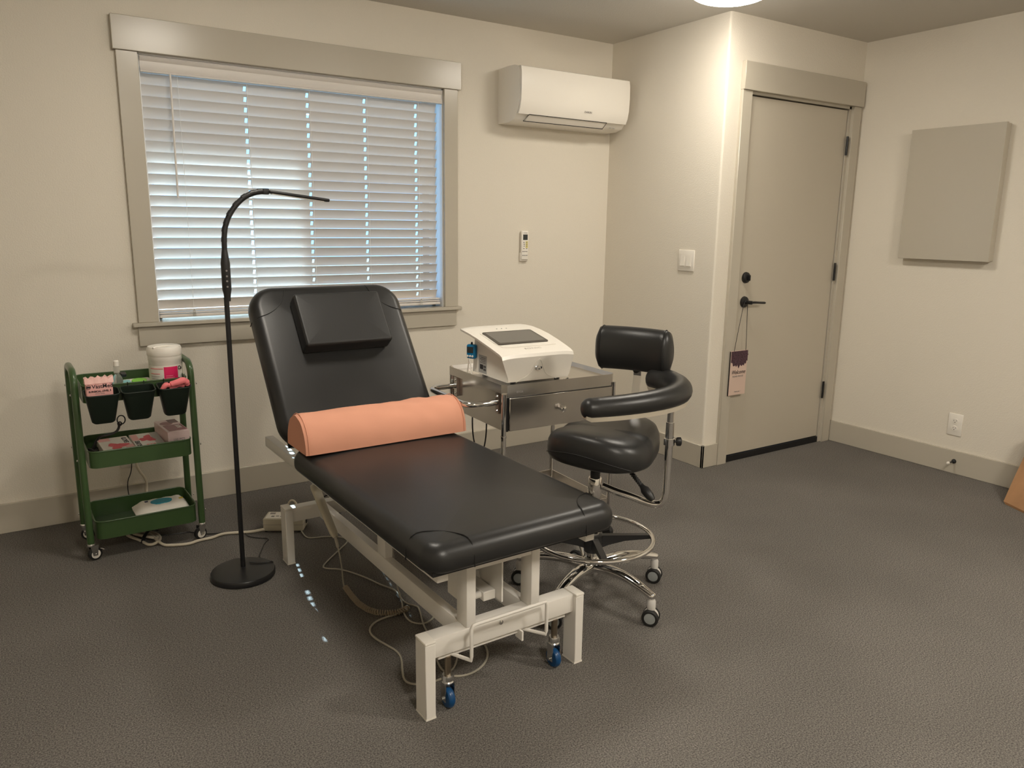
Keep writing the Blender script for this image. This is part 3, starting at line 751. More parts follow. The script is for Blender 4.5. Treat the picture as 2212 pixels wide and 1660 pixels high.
# ------------------------------------------------------------------ green trolley
gt = thing('utility_trolley', 'green metal three tier trolley on casters below the window', 'trolley', (-2.885, -.40, 0))
LXa, RXa = -3.105, -2.672; FY, BY = -.528, -.272
for xx, nm in ((LXa, 'l'), (RXa, 'r')):
    rad = .06
    pth = [(xx, FY, .072)]
    top = .778
    pth += [(xx, FY+.012, top-rad)]
    for k in range(1, 7):
        a = PI/2*k/6; pth.append((xx, FY+.012+rad-rad*math.cos(a), top-rad+rad*math.sin(a)))
    for k in range(0, 7):
        a = PI/2*k/6; pth.append((xx, BY-.012-rad+rad*math.sin(a), top-rad+rad*math.cos(a)))
    pth += [(xx, BY, .072)]
    obj('side_frame', MB().tube(pth, .0135, n=14), m_green, gt)
def tray(z0, z1, x0=-3.082, x1=-2.692, y0=-.548, y1=-.262):
    w_ = MB(); th_ = .0016
    o_ = rrect(x0, x1, y0, y1, .035, 6); i_ = rrect(x0+th_, x1-th_, y0+th_, y1-th_, .034, 6)
    R = [[Vector((p[0], p[1], z0)) for p in o_], [Vector((p[0], p[1], z1)) for p in o_], [Vector((p[0], p[1], z1)) for p in i_], [Vector((p[0], p[1], z0+.003)) for p in i_]]
    w_.rings(R)
    t = obj('tray', w_, m_green, gt)
    obj('rim', MB().tube([(p[0], p[1], z1) for p in o_], .0028, n=8, closed=True), m_green, t)
    sc_ = MB()
    for xx in (x0, x1):
        for yy in (FY+.012, BY-.012):
            sg = -1 if xx == x0 else 1
            sc_.lathe([(0, 0), (.005, 0), (.004, .003), (0, .004)], (xx+sg*.038, yy, (z0+z1)/2), (sg, 0, 0), n=10)
    obj('screws', sc_, m_zinc, t)
tray(.655, .722); tray(.388, .456); tray(.088, .162)
for i, (xx, yy, an) in enumerate(((LXa, FY, 200), (LXa, BY, 170), (RXa, FY, 20), (RXa, BY, 0))):
    a = math.radians(an); dx, dy = math.cos(a), math.sin(a)
    wx, wy = xx-dx*.012, yy-dy*.012
    c_ = MB(); c_.lathe([(0, .074), (.013, .074), (.015, .070), (.015, .064), (.010, .062), (0, .062)], (xx, yy, 0))
    nx, ny = -dy, dx
    q = Matrix.Translation((wx, wy, 0)) @ Matrix.Rotation(a, 4, 'Z')
    c_.prism([(-.012, .064), (.020, .064), (.012, .022), (-.006, .020)], -.0125, -.0108, 'y', M=q)
    c_.prism([(-.012, .064), (.020, .064), (.012, .022), (-.006, .020)], .0108, .0125, 'y', M=q)
    c_.cyl(q @ Vector((0, -.015, .0265)), q @ Vector((0, .015, .0265)), .0035)
    cs = obj('caster', c_, m_zinc, gt)
    obj('tyre', MB().lathe([(0, -.009), (.021, -.009), (.0265, -.007), (.0265, .007), (.021, .009), (0, .009)], q @ Vector((0, 0, .0265)), (nx, ny, 0)), m_rubber, cs)
    hb = MB(); 
    for sg in (-1, 1): hb.lathe([(.010, 0), (.018, 0), (.018, .001), (.010, .001)], q @ Vector((0, sg*.0092, .0265)), (nx*sg, ny*sg, 0))
    obj('hub_ring', hb, m_whitepl, cs)
    if i < 1:
        obj('brake_lever', MB().tube([q @ Vector((.0, -.012, .034)), q @ Vector((-.020, -.014, .036)), q @ Vector((-.034, -.01, .034)), q @ Vector((-.036, .01, .034))], .003, n=6), m_zinc, cs)

# hanging bins
TB = Matrix.Translation((0, -.552, .716)) @ Matrix.Rotation(math.radians(11), 4, 'X') @ Matrix.Translation((0, .552, -.716))
def bin_(xc, label, w0=.064, z1=.712, z0=.588):
    t = thing('hanging_bin', label, 'bin', (xc, -.60, z0), 'dark bins hooked on the trolley front')
    yc_ = -.592
    def rr(hw, hd, z, rad): return [TB @ Vector((p[0], p[1], z)) for p in rrect(xc-hw, xc+hw, yc_-hd, yc_+hd, rad, 5)]
    o_ = [rr(.042, .028, z0+.006, .016), rr(.044, .030, z0, .016)]
    R = [rr(.036, .024, z0, .014), rr(.042, .029, z0+.006, .018), rr(.061, .040, z1, .020), rr(.0592, .0382, z1, .019), rr(.041, .028, z0+.008, .017)]
    obj('body', MB().rings(R), m_bin, t)
    obj('rim', MB().tube(rr(.0615, .0405, z1, .020), .0028, n=8, closed=True), m_bin, t)
    hk = MB()
    for dx in (-.03, .03): hk.tube([(xc+dx, yc_+.039, z1-.004), (xc+dx, yc_+.041, z1+.014), (xc+dx, -.546, z1+.014), (xc+dx, -.541, z1-.004)], .0022, n=6)
    obj('hook', hk, m_bin, t)
    return t
bin_(-3.020, 'dark green bin hooked on the trolley, holding the pink mask pack')
bin_(-2.890, 'empty dark green bin hooked in the middle of the trolley front')
bin_(-2.755, 'dark green bin hooked on the trolley, holding a pink glove')

# mask pack
mp = thing('face_mask_pack', 'pink plastic pack of face masks standing in the left hanging bin', 'mask pack', (-3.02, -.60, .65))
MM = Matrix.Translation((-3.028, -.606, .678)) @ Matrix.Rotation(math.radians(3), 4, 'Z') @ Matrix.Rotation(math.radians(2), 4, 'X')
bgp = obj('pack', MB().box(-.047, .047, -.013, .013, .000, .074, .006, 2, M=MM), m_pink, mp)
wr = MB(); 
rg = []
for i in range(13):
    x = -.050+.100*i/12
    rg.append([MM @ Vector((x, -.0155+.003*math.sin(i*2.1), .068)), MM @ Vector((x, -.010, .088+.006*math.sin(i*1.7))), MM @ Vector((x, .012, .090+.005*math.sin(i*2.3))), MM @ Vector((x, .0155, .066))])
wr.rings(rg)
obj('wrapper_top', wr, mat('pink film', (.85, .52, .48), .2), mp)
tx = lambda body, size, x, z, m, **k: text('lettering', body, size, MM @ frame((x, -.0136, z), (1, 0, 0), (0, 0, 1)), m, mp, **k)
tx('VastMed', .021, .010, .056, m_ink, bold=.0002)
tx('SURGICAL LEVEL 3', .0095, .000, .037, m_ink, bold=.0003)
tx('FACE MASK', .0065, .000, .028, m_greyink)
lg = MB(); lg.tube([MM @ Vector((-.0385+.0075*math.cos(2*PI*k/20), -.0146, .056+.0075*math.sin(2*PI*k/20))) for k in range(20)], .0008, n=5, closed=True)
lg.box(-.0445, -.0325, -.0150, -.0142, .053, .059, M=MM)
obj('emblem', lg, m_ink, mp, False)

# spray bottle
sb = thing('spray_bottle', 'small clear bottle with white cap standing on the top tray', 'bottle', (-2.948, -.475, .658))
x, y = -2.948, -.492
obj('body', MB().lathe([(0, 0), (.018, 0), (.020, .004), (.020, .070), (.016, .084), (.0095, .092), (.009, .10), (0, .10)], (x, y, .659)), m_clear, sb)
obj('neck', MB().lathe([(0, 0), (.0105, 0), (.0115, .004), (.0105, .022), (.0115, .026), (.009, .034), (0, .034)], (x, y, .757)), m_clear, sb)
obj('cap', MB().lathe([(0, 0), (.0105, 0), (.0105, .020), (.008, .0225), (0, .0225)], (x, y, .785)), m_whitepl, sb)
obj('label_print', MB().box(x-.010, x+.010, y-.0215, y-.0198, .670, .700), m_greyink, sb, False)

# green wipes pack on the top tray
gw = thing('wipes_pack', 'small teal and lime printed wipes pack on the top tray beside the tub', 'wipes pack', (-2.87, -.40, .66))
Mg = Matrix.Translation((-2.868, -.40, .660)) @ Matrix.Rotation(math.radians(4), 4, 'Z') @ Matrix.Rotation(math.radians(14), 4, 'X')
obj('pack', MB().box(-.062, .062, -.045, .045, 0, .038, .010, 3, M=Mg), m_paper, gw)
obj('teal_print', MB().box(-.058, -.020, -.042, .030, .0375, .0385, M=Mg), m_lteal, gw, False)
obj('lid', MB().prism(ov(.012, .004, .030, .022), .0375, .044, 'z', M=Mg), m_lime, gw)
obj('clip', MB().box(-.052, -.030, .030, .060, .05, .066, .003, 1, M=Mg), m_black, gw)

# disinfectant wipes tub
tbx, tby = -2.752, -.42
tu = thing('wipes_tub', 'large round white wipes tub with pink label on the top tray', 'tub', (tbx, tby, .658))
obj('body', MB().lathe([(0, 0), (.062, 0), (.064, .004), (.065, .125), (.0665, .128), (.0665, .146), (0, .146)], (tbx, tby, .659), n=44), m_whitepl, tu)
obj('lid', MB().lathe([(0, 0), (.0675, 0), (.069, .004), (.068, .030), (.064, .038), (.050, .041), (.030, .038), (0, .038)], (tbx, tby, .805), n=44), m_whitepl, tu)
lt = MB(); lt.tube([(tbx-.05, tby-.045, .842), (tbx-.02, tby-.02, .845), (tbx+.02, tby-.028, .845), (tbx+.055, tby-.036, .842)], .004, n=8, smooth=2)
obj('pull_tab', lt, m_whitepl, tu)
def arc_patch(a0, a1, z0, z1, r, n=14):
    m_ = MB(); R = []
    for k in range(n+1):
        a = math.radians(a0+(a1-a0)*k/n)
        R.append([Vector((tbx+rr*math.cos(a), tby+rr*math.sin(a), z)) for rr, z in ((r-.002, z0), (r, z0), (r, z1), (r-.002, z1))])
    return m_.rings(R)
obj('label_base', arc_patch(170, 360, .672, .766, .0655), m_paper, tu)
lab = obj('label_pink', arc_patch(254, 305, .672, .762, .0660), m_pinkd, tu)
obj('label_band', arc_patch(200, 252, .754, .7565, .0660), m_rose, tu)
obj('label_band', arc_patch(200, 240, .733, .7350, .0660), m_rose, tu)
for q in range(5): obj('fine_print', arc_patch(202+3*(q % 2), 238-5*(q % 3), .722-.010*q, .7235-.010*q, .0660), m_greyink, tu)
for q in range(4): obj('label_text', arc_patch(260, 285+5*(q % 3), .724-.008*q, .7255-.008*q, .0663), m_pink, tu)
a = math.radians(316)
text('lettering', 'Ca', .022, frame((tbx+.0666*math.cos(a), tby+.0666*math.sin(a), .753), (-math.sin(a), math.cos(a), 0), (0, 0, 1)), m_ink, tu, bold=.0004)

# glove in the right bin
gl_ = MB(); gl_.tube([(-2.802, -.600, .690), (-2.788, -.604, .713), (-2.775, -.598, .705), (-2.76, -.60, .712), (-2.74, -.602, .716), (-2.722, -.600, .722), (-2.708, -.598, .716), (-2.702, -.596, .700)], [.010, .011, .009, .013, .014, .015, .013, .010], n=10, smooth=2)
gl_.tube([(-2.77, -.59, .690), (-2.74, -.588, .708), (-2.715, -.585, .700)], .013, n=8, smooth=1)
single('rubber_glove', gl_, m_glove, 'crumpled bright pink rubber glove poking out of the right hanging bin', 'glove')

# middle tray: glove boxes, mauve box, black cable bundle
def carton(name, label, cx, cy, z0, wx, wy, hz, rot, base, group=None):
    t = thing(name, label, 'box', (cx, cy, z0), group)
    M_ = Matrix.Translation((cx, cy, z0)) @ Matrix.Rotation(math.radians(rot), 4, 'Z')
    obj('carton', MB().box(-wx/2, wx/2, -wy/2, wy/2, 0, hz, .0015, 1, M=M_), base, t)
    return t, M_
b1, M1 = carton('glove_box', 'white box with printed pink knotted glove, left of the two on the middle tray', -2.968, -.428, .392, .118, .225, .056, 2, m_paper, 'pink glove boxes on the middle tray')
def blob(M_, cx, cy, sx_, sy_, z, seed):
    random.seed(seed); pts = []
    for k in range(22):
        a = 2*PI*k/22; r_ = 1+.32*math.sin(3*a+seed)+.12*math.sin(7*a)
        pts.append((cx+sx_*r_*math.cos(a), cy+sy_*r_*math.sin(a)))
    return MB().prism(pts, z, z+.0005, 'z', M=M_)
hz = .056
obj('glove_print', blob(M1, .002, -.035, .034, .045, hz, 1), m_rose, b1, False)
obj('pink_panel', MB().box(-.056, -.012, .060, .110, hz, hz+.0004, M=M1), m_pink, b1, False)
obj('pink_panel', MB().box(.026, .058, -.105, -.030, hz, hz+.0004, M=M1), m_pink, b1, False)
text('lettering', 'GLOVES', .026, M1 @ frame((.040, .045, hz+.0004), (0, -1, 0), (1, 0, 0)), m_ink, b1, bold=.0003)
text('lettering', 'PACK 100 / M', .014, M1 @ frame((-.020, -.100, hz+.0006), (1, 0, 0), (0, 1, 0)), m_ink, b1)
b2, M2 = carton('glove_box', 'white and grey box with printed pink glove, right of the two on the middle tray', -2.848, -.420, .392, .112, .225, .056, 0, m_paper, 'pink glove boxes on the middle tray')
obj('glove_print', blob(M2, .004, .015, .026, .048, hz, 4), m_rose, b2, False)
obj('pink_panel', MB().box(-.054, -.028, .0, .100, hz, hz+.0004, M=M2), m_pink, b2, False)
obj('grey_panel', MB().box(.024, .054, -.11, .11, hz, hz+.0003, M=M2), mat('grey print', (.38, .37, .34), .4), b2, False)
text('lettering', 'GLOVES', .026, M2 @ frame((-.040, -.055, hz+.0006), (0, 1, 0), (-1, 0, 0)), m_ink, b2, bold=.0003)
obj('pink_panel', MB().box(-.015, .02, -.108, -.080, hz+.0004, hz+.0008, M=M2), m_glove, b2, False)
text('lettering', '65', .022, M2 @ frame((.003, -.094, hz+.0009), (1, 0, 0), (0, 1, 0)), m_paper, b2, bold=.0003)
b3, M3 = carton('tissue_box', 'larger mauve and white printed box at the right end of the middle tray', -2.744, -.400, .392, .088, .225, .098, 4, m_mauvel)
obj('mauve_panel', MB().box(-.034, .040, -.095, .010, .098, .0985, M=M3), m_mauve, b3, False)
obj('maroon_panel', MB().box(.004, .042, .045, .108, .098, .0986, M=M3), m_maroon, b3, False)
obj('opening_print', MB().prism(ov(-.010, .045, .026, .030), .098, .0985, 'z', M=M3), m_mauve, b3, False)
text('lettering', 'BOX', .026, M3 @ frame((.022, -.03, .0988), (0, 1, 0), (-1, 0, 0)), m_paper, b3, bold=.0005)
text('lettering', '100 PCS', .014, M3 @ frame((.0, -.1129, .062), (1, 0, 0), (0, 0, 1)), m_greyink, b3)
text('lettering', 'SOFT', .020, M3 @ frame((-.005, -.1129, .040), (1, 0, 0), (0, 0, 1)), m_ink, b3, bold=.0003)
kn = MB()
random.seed(3)
pts = []
for k in range(70):
    pts.append((-3.052+.020*math.sin(k*1.3)+.006*random.random(), -.43+.085*math.sin(k*.41+1), .402+.018*abs(math.sin(k*.9))+.004*random.random()))
kn.tube(pts, .0035, n=6, smooth=1)
kn.tube([(-3.05, -.36, .42), (-3.02, -.32, .462), (-2.985, -.318, .462), (-2.952, -.320, .470), (-2.937, -.318, .492), (-2.940, -.318, .510)], .0052, n=7, smooth=2)
kn.tube([(-2.928+.0125*math.cos(2*PI*k/20)*1.25, -.318, .522+.019*math.sin(2*PI*k/20)) for k in range(20)], .0026, n=7, closed=True)
kn.tube([(-2.935+.007*math.cos(2*PI*k/14), -.320, .506+.008*math.sin(2*PI*k/14)) for k in range(14)], .0028, n=7, closed=True)
single('black_cable_bundle', kn, m_black, 'tangled black cable with a standing loop at the left end of the middle tray', 'cable')

# baby wipes pack on the bottom tray
ww = thing('baby_wipes_pack', 'soft white wipes pack with oval teal lid lying in the bottom tray', 'wipes pack', (-2.81, -.42, .092))
Mw = Matrix.Translation((-2.808, -.425, .104)) @ Matrix.Rotation(math.radians(2), 4, 'Z') @ Matrix.Rotation(math.radians(6), 4, 'X')
R = []
for i in range(21):
    t = i/20; x = -.115+.215*t
    e = math.sin(PI*min(max((t-.0)/.22, 0), 1)/2) if t < .22 else (math.sin(PI*min((1-t)/.14, 1)/2) if t > .86 else 1)
    hh = .004+.026*e; dd = .060+.008*e
    ring = []
    for k in range(20):
        a = 2*PI*k/20
        ca, sa = math.cos(a), math.sin(a)
        ring.append(Mw @ Vector((x, dd*math.copysign(abs(ca)**.55, ca), .030+hh*math.copysign(abs(sa)**.55, sa)+.0015*math.sin(9*t*PI+k))))
    R.append(ring)
obj('pack', MB().rings(R), m_paper, ww)
obj('lid', MB().prism(ov(-.005, .008, .044, .024, 28), .055, .0635, 'z', M=Mw), m_teal, ww)
obj('yellow_print', MB().prism(rrect(-.032, .032, .040, .056, .006), -.0692, -.0680, 'y', M=Mw @ Matrix.Translation((0, 0, -.020))), m_yellow, ww, False)
obj('yellow_print', MB().box(.045, .085, .005, .018, .0585, .0592, M=Mw), m_yellow, ww, False)
obj('navy_print', MB().box(-.068, -.054, .026, .040, .0585, .0592, M=Mw), mat('navy print', (.01, .015, .05), .4), ww, False)
text('lettering', 'Pampers', .017, Mw @ frame((-.062, -.0695, .028), (1, 0, .0), (0, 0, 1)), m_teal, ww, bold=.0003)
text('lettering', 'sensitive', .013, Mw @ frame((0, -.0696, .028), (1, 0, 0), (0, 0, 1)), m_ink, ww)
obj('green_print', MB().box(-.085, -.05, -.0690, -.0680, .012, .020, M=Mw), mat('pale green print', (.35, .5, .3), .4), ww, False)

# thick beige power cable, coiled under the trolley
tcb = thing('power_cable', 'thick beige power cable bundled under the green trolley and running to the control box', 'cable', (-2.85, -.45, 0))
z = .008
path = [(-2.846, -.022, .262), (-2.843, -.028, .21), (-2.808, -.03, .155), (-2.812, -.036, .10), (-2.826, -.06, .03), (-2.85, -.14, .009), (-2.90, -.26, z), (-2.951, -.312, z), (-2.938, -.360, z), (-2.915, -.405, z), (-2.900, -.449, z), (-2.887, -.495, z), (-2.862, -.502, z+.003), (-2.834, -.470, z+.006), (-2.832, -.42, z+.006), (-2.846, -.372, z+.005), (-2.872, -.352, z+.004), (-2.868, -.39, z+.010), (-2.856, -.44, z+.010), (-2.846, -.491, z+.004), (-2.832, -.533, z), (-2.803, -.551, z), (-2.741, -.576, z), (-2.694, -.556, z), (-2.64, -.560, z), (-2.593, -.535, z), (-2.53, -.560, z), (-2.48, -.585, z), (-2.432, -.62, .022)]
obj('cable', MB().tube(path, .0062, n=10, smooth=2), m_beigecab, tcb)
lp2 = [(-2.925, -.33, z+.004), (-2.905, -.38, z+.008), (-2.875, -.43, z+.012), (-2.850, -.455, z+.008), (-2.838, -.44, z+.004), (-2.85, -.39, z+.002), (-2.885, -.335, z+.002), (-2.91, -.31, z)]
obj('cable_coil', MB().tube(lp2, .0062, n=10, closed=True, smooth=2), m_beigecab, tcb)
obj('cable_tie', MB().tube([(-2.905, -.450, .006), (-2.890, -.425, .030), (-2.862, -.385, .034), (-2.838, -.352, .02), (-2.825, -.335, .006)], .008, n=8, smooth=1, flat=.5), m_black, tcb)

# ------------------------------------------------------------------ stainless cart with device
th_c = math.radians(-2.7)
CW, CD, CZ = .560, .495, .742
cart = thing('instrument_cart', 'stainless steel instrument cart with one drawer by the wall corner', 'cart', (-1.694, -1.420, 0), rotz=th_c, local=True)
tr = MB()
ti = .010
o_ = [(ti*0+.018, 0), (CW-.018, 0), (CW, .018), (CW, CD-.018), (CW-.018, CD), (.018, CD), (0, CD-.018), (0, .018)]
i_ = [(.030, .014), (CW-.030, .014), (CW-.014, .030), (CW-.014, CD-.030), (CW-.030, CD-.014), (.030, CD-.014), (.014, CD-.030), (.014, .030)]
z0_, z1_ = CZ-.034, CZ+.002
R = [[Vector((p[0], p[1], z0_)) for p in o_], [Vector((p[0], p[1], z1_)) for p in o_], [Vector((p[0]*.994+CW*.003, p[1]*.994+CD*.003, z1_)) for p in o_], [Vector((p[0], p[1], CZ-.014)) for p in i_]]
tr.rings(R)
obj('top_tray', tr, m_steel, cart, autos=25)
dbx = MB(); dbx.box(.012, CW-.012, .006, CD-.03, .553, CZ-.034)
obj('drawer_box', dbx, m_steel, cart, False)
dr_ = obj('drawer', MB().box(.028, CW-.020, -.004, .020, .556, .690, .002, 1), m_steel, cart)
dg = MB(); dg.box(.0135, .027, .004, .0065, .553, .692); dg.box(.0135, CW-.014, .003, .0065, .690, .6925)
obj('drawer_gap', dg, m_black, cart, False)
kb = MB(); kb.lathe([(0, 0), (.010, 0), (.007, .006), (.006, .012), (.013, .018), (.014, .024), (.009, .030), (0, .031)], (.272, -.004, .627), (0, -1, 0))
obj('knob', kb, m_chrome, dr_)
text('lettering', 'VEVOR', .011, frame((.075, .0055-.006, .712), (1, 0, 0), (0, 0, 1)), m_greyink, cart)
for x, y in ((.006, .006), (CW-.006, .006), (.006, CD-.03), (CW-.006, CD-.03)):
    p_ = MB(); p_.cyl((x, y, .06), (x, y, CZ-.034), .0105, n=18); p_.cyl((x, y, .530), (x, y, .536), .0125, n=18)
    po = obj('post', p_, m_chrome, cart)
    obj('caster_stem', MB().lathe([(0, .066), (.012, .066), (.012, .050), (.014, .048), (.014, .044), (0, .044)], (x, y, 0)), m_rubber, po)
    obj('caster_wheel', MB().lathe([(0, -.012), (.022, -.012), (.025, -.009), (.025, .009), (.022, .012), (0, .012)], (x, y, .025), (1, .3, 0)), m_rubber, po)
sh = MB()
o2 = [(.0, .0), (CW, .0), (CW, CD-.026), (0, CD-.026)]
zz0, zz1 = .150, .182
sh.box(0.006, CW-.006, .004, .008, zz0, zz1); sh.box(0.006, CW-.006, CD-.034, CD-.030, zz0, zz1); sh.box(.004, .008, .006, CD-.032, zz0, zz1); sh.box(CW-.008, CW-.004, .006, CD-.032, zz0, zz1)
sh.box(.008, CW-.008, .008, CD-.034, zz0, zz0+.003)
obj('lower_shelf', sh, m_steel, cart, False)
hd = MB()
hz_ = .668
hd.tube([(-.004, .045, hz_), (-.065, .045, hz_), (-.108, .050, hz_), (-.132, .075, hz_), (-.134, .12, hz_), (-.134, .35, hz_), (-.132, .385, hz_), (-.108, .408, hz_), (-.065, .413, hz_), (-.004, .413, hz_)], .0120, n=12, smooth=2)
ha = obj('push_handle', hd, m_chrome, cart)
for y in (.045, .413):
    br_ = MB(); br_.box(-.003, .011, y-.012, y+.012, hz_-.045, hz_+.038)
    bk = obj('bracket', br_, m_steel, ha, False)
    sc_ = MB()
    for dz in (-.032, .026): sc_.lathe([(0, 0), (.0065, 0), (.005, .004), (0, .005)], (-.003, y, hz_+dz), (-1, 0, 0), n=10)
    obj('screws', sc_, m_chrome, bk)
tm = Matrix.Translation((-1.694, -1.420, 0)) @ Matrix.Rotation(th_c, 4, 'Z')

# beauty device on the cart
dv = thing('treatment_device', 'white desktop treatment machine with slanted screen standing on the cart', 'device', (-1.694, -1.420, CZ-.012), rotz=th_c, local=True)
dx0, dx1 = .045, .360
dy0, dy1 = .040, .400
zb = .008
# side profile (y, z): undercut front, crest, sloping top
prof = [(dy0+.008, zb), (dy0+.000, zb+.010), (dy0-.012, .100), (dy0-.006, .112), (dy0+.012, .122), (dy0+.12, .155), (dy0+.26, .186), (dy0+.36, .196), (dy0+.385, .190), (dy0+.380, .176), (dy1-.05, .15), (dy1-.03, zb)]
inner = [(dy0+.026, zb), (dy0+.010, .108), (dy0+.11, .145), (dy0+.25, .172), (dy0+.315, .178), (dy1-.06, .165), (dy1-.04, zb)]
obj('case', MB().prism(inner, dx0+.010, dx1-.010, 'x'), m_devw, dv, autos=30)
# shell: wide curved lid, narrower toward the back
shell = MB()
N = 26
def half(y):      # half width of lid along depth
    t = (y-dy0+.012)/.40
    return .172+.006*math.sin(PI*min(max(t, 0), 1)) - .075*max(0, t-.86)**1.5*4.5
cxm = (dx0+dx1)/2
cs_ = cxm-.020
top_p = [(dy0+.022, zb+.002), (dy0+.012, zb+.018), (dy0-.012, .114), (dy0-.007, .127), (dy0+.010, .135), (dy0+.06, .148), (dy0+.12, .162), (dy0+.19, .177), (dy0+.26, .188), (dy0+.32, .194), (dy0+.36, .196), (dy0+.378, .192)]
R = []
for (y, z) in top_p:
    h_ = half(y); th2 = .012; wk = min(max((z-.012)/.102, 0), 1) if y < dy0+.03 else 1; h_ = h_*wk+.146*(1-wk); cc = cs_*wk+(cxm+.002)*(1-wk)
    row = []
    # cross-section across x: thin shell w/ rounded lips
    for k in range(13):
        u = -1+2*k/12
        drop = .006*abs(u)**6
        row.append(Vector((cc+h_*u, y, z-(drop if z > .11 else 0))))
    for k in range(12, -1, -1):
        u = -1+2*k/12
        if y < dy0+.03 and z < .118: row.append(Vector((cc+h_*u*.985, y+th2, z)))
        else: row.append(Vector((cc+h_*u*.985, y+.004, z-th2-.003)))
    R.append(row)
shell.rings(R)
obj('shell', shell, m_devw, dv, autos=35)
sl_ang = math.atan(.195)
Ms = Matrix.Translation((cs_-.006, dy0+.170, .1735)) @ Matrix.Rotation(sl_ang, 4, 'X')
obj('screen_bezel', MB().prism(rrect(-.126, .116, -.088, .066, .010), -.006, .0012, 'z', M=Ms), m_bezel, dv)
obj('screen', MB().prism(rrect(-.116, .106, -.077, .056, .004), -.004, .0022, 'z', M=Ms), m_screen, dv)
gr = MB(); gr.tube([Ms @ Vector(q) for q in ((-.136, .06, -.002), (-.138, -.06, -.001), (-.128, -.118, -.001), (-.10, -.126, -.001), (.10, -.126, -.001), (.128, -.122, -.002))], .0012, n=6)
obj('groove', gr, m_whitepl, dv)
for k in (-.024, 0, .024): obj('sensor_dot', MB().lathe([(0, 0), (.003, 0), (.003, .001), (0, .001)], Ms @ Vector((k-.01, .098, .001)), Ms.to_3x3() @ Vector((0, 0, 1)), n=10), m_grey, dv)
text('lettering', 'SONIC', .017, Ms @ frame((.0, -.146, -.0032), (1, 0, 0), (0, 1, 0)), mat('pale grey ink', (.6, .57, .52), .4), dv, sx=1.6)
em = MB()
def fy(z): return dy0+.012-(z-.026)*.024/.088-.0014 if z > .026 else dy0+.0115
ep = []
for k in range(25):
    u = -1+2*k/24
    z = .010+.070*math.exp(-(u/.30)**2)+.022*(1-abs(u)**2.4)
    x = cxm-.016+.098*u
    ep.append((x, fy(z), z))
em.tube(ep, .0013, n=6)
obj('relief_line', em, m_whitepl, dv)
nz = MB(); nz.lathe([(0, 0), (.010, 0), (.010, .003), (.0065, .005), (.0060, .020), (.003, .021), (0, .021)], (cxm-.022, fy(.066), .066), (0, -1, 0))
obj('nozzle', nz, m_zinc, dv)
obj('nozzle_tip', MB().cyl((cxm-.012, fy(.066)-.012, .067), (cxm-.007, fy(.066)-.014, .067), .0045), m_black, dv)
for x, y in ((dx0+.05, dy0+.045), (dx1-.05, dy0+.045), (dx0+.05, dy1-.08), (dx1-.05, dy1-.08)):
    obj('foot', MB().cyl((x, y, 0), (x, y, zb+.002), .012), m_rubber, dv)
lb = MB(); lb.box(dx0+.0092, dx0+.0102, .235, .305, .014, .090)
obj('rating_label', lb, mat('silver label', (.40, .40, .39), .3), dv, False)
lb = MB(); lb.box(dx0+.0084, dx0+.0096, .265, .292, .030, .050)
for q in range(4): lb.box(dx0+.0084, dx0+.0096, .245, .292-.01*(q % 2), .058+.007*q, .0595+.007*q)
for q in range(4): lb.box(dx0+.0084, dx0+.0096, .242+.011*(q % 2), .249+.011*(q % 2), .026+.013*(q//2), .035+.013*(q//2))
obj('label_print', lb, m_ink, dv, False)

# blue timer stuck on the device side
tmr = thing('digital_timer', 'small blue digital timer with white buttons clipped to the device side', 'timer', (0, 0, 0))
ROOT[tmr.name] = None
Mt = tm @ Matrix.Translation((dx0-.008, .335, CZ-.012+.100)) @ Matrix.Rotation(math.radians(-58), 4, 'Z')
obj('body', MB().box(-.022, .022, -.012, .012, -.032, .030, .008, 3, M=Mt), m_timer, tmr)
obj('screen', MB().box(-.0165, .0135, -.0130, -.0115, -.006, .020, M=Mt), m_lcd, tmr, False)
for k in (-.014, -.002, .010):
    obj('button', MB().lathe([(0, 0), (.005, 0), (.0045, .003), (0, .0035)], Mt @ Vector((k, -.0118, -.020)), Mt.to_3x3() @ Vector((0, -1, 0)), n=12), m_whitepl, tmr)
obj('clip', MB().prism([(-.006, .028), (.006, .028), (.002, .040), (-.002, .040)], -.002, .002, 'y', M=Mt), m_ink, tmr, False)
# white tweezer-like strip beside the device, left
cl = MB()
Q = tm @ Matrix.Translation((.026, .335, CZ-.012))
cl.tube([Q @ Vector((0, .02, .002)), Q @ Vector((0, .010, .045)), Q @ Vector((0, .006, .072))], .003, n=8)
cl.tube([Q @ Vector((0, -.020, .002)), Q @ Vector((0, -.008, .045)), Q @ Vector((0, .006, .072))], .003, n=8)
single('white_tweezers', cl, m_whitepl, 'white plastic tweezers standing between the device and the left tray rim', 'tweezers')
# white wall-plug-like holder right of the device
wh = MB(); Q = tm @ Matrix.Translation((.500, .325, CZ-.012))
wh.box(-.012, .014, -.006, .006, .0, .066, .003, 2, M=Q); wh.box(-.002, .004, -.008, .0, .03, .06, M=Q)
hold = thing('white_holder', 'small white upright plastic holder right of the device on the cart', 'holder', (Q @ Vector((0, 0, 0)))[:])
obj('body', wh, m_whitepl, hold)
obj('foot', MB().box(-.014, .018, -.010, .010, .0, .004, M=Q), m_black, hold, False)
# black clip under device front
bc = MB(); Q = tm @ Matrix.Translation((.315, .022, CZ-.012))
bc.box(-.014, .014, -.003, .003, .002, .005, M=Q @ Matrix.Rotation(.4, 4, 'Y')); bc.box(-.014, .014, -.003, .003, .006, .009, M=Q @ Matrix.Rotation(-.4, 4, 'Y'))
single('black_clip', bc, m_black, 'tiny black clip on the tray under the device front edge', 'clip', smooth=False)
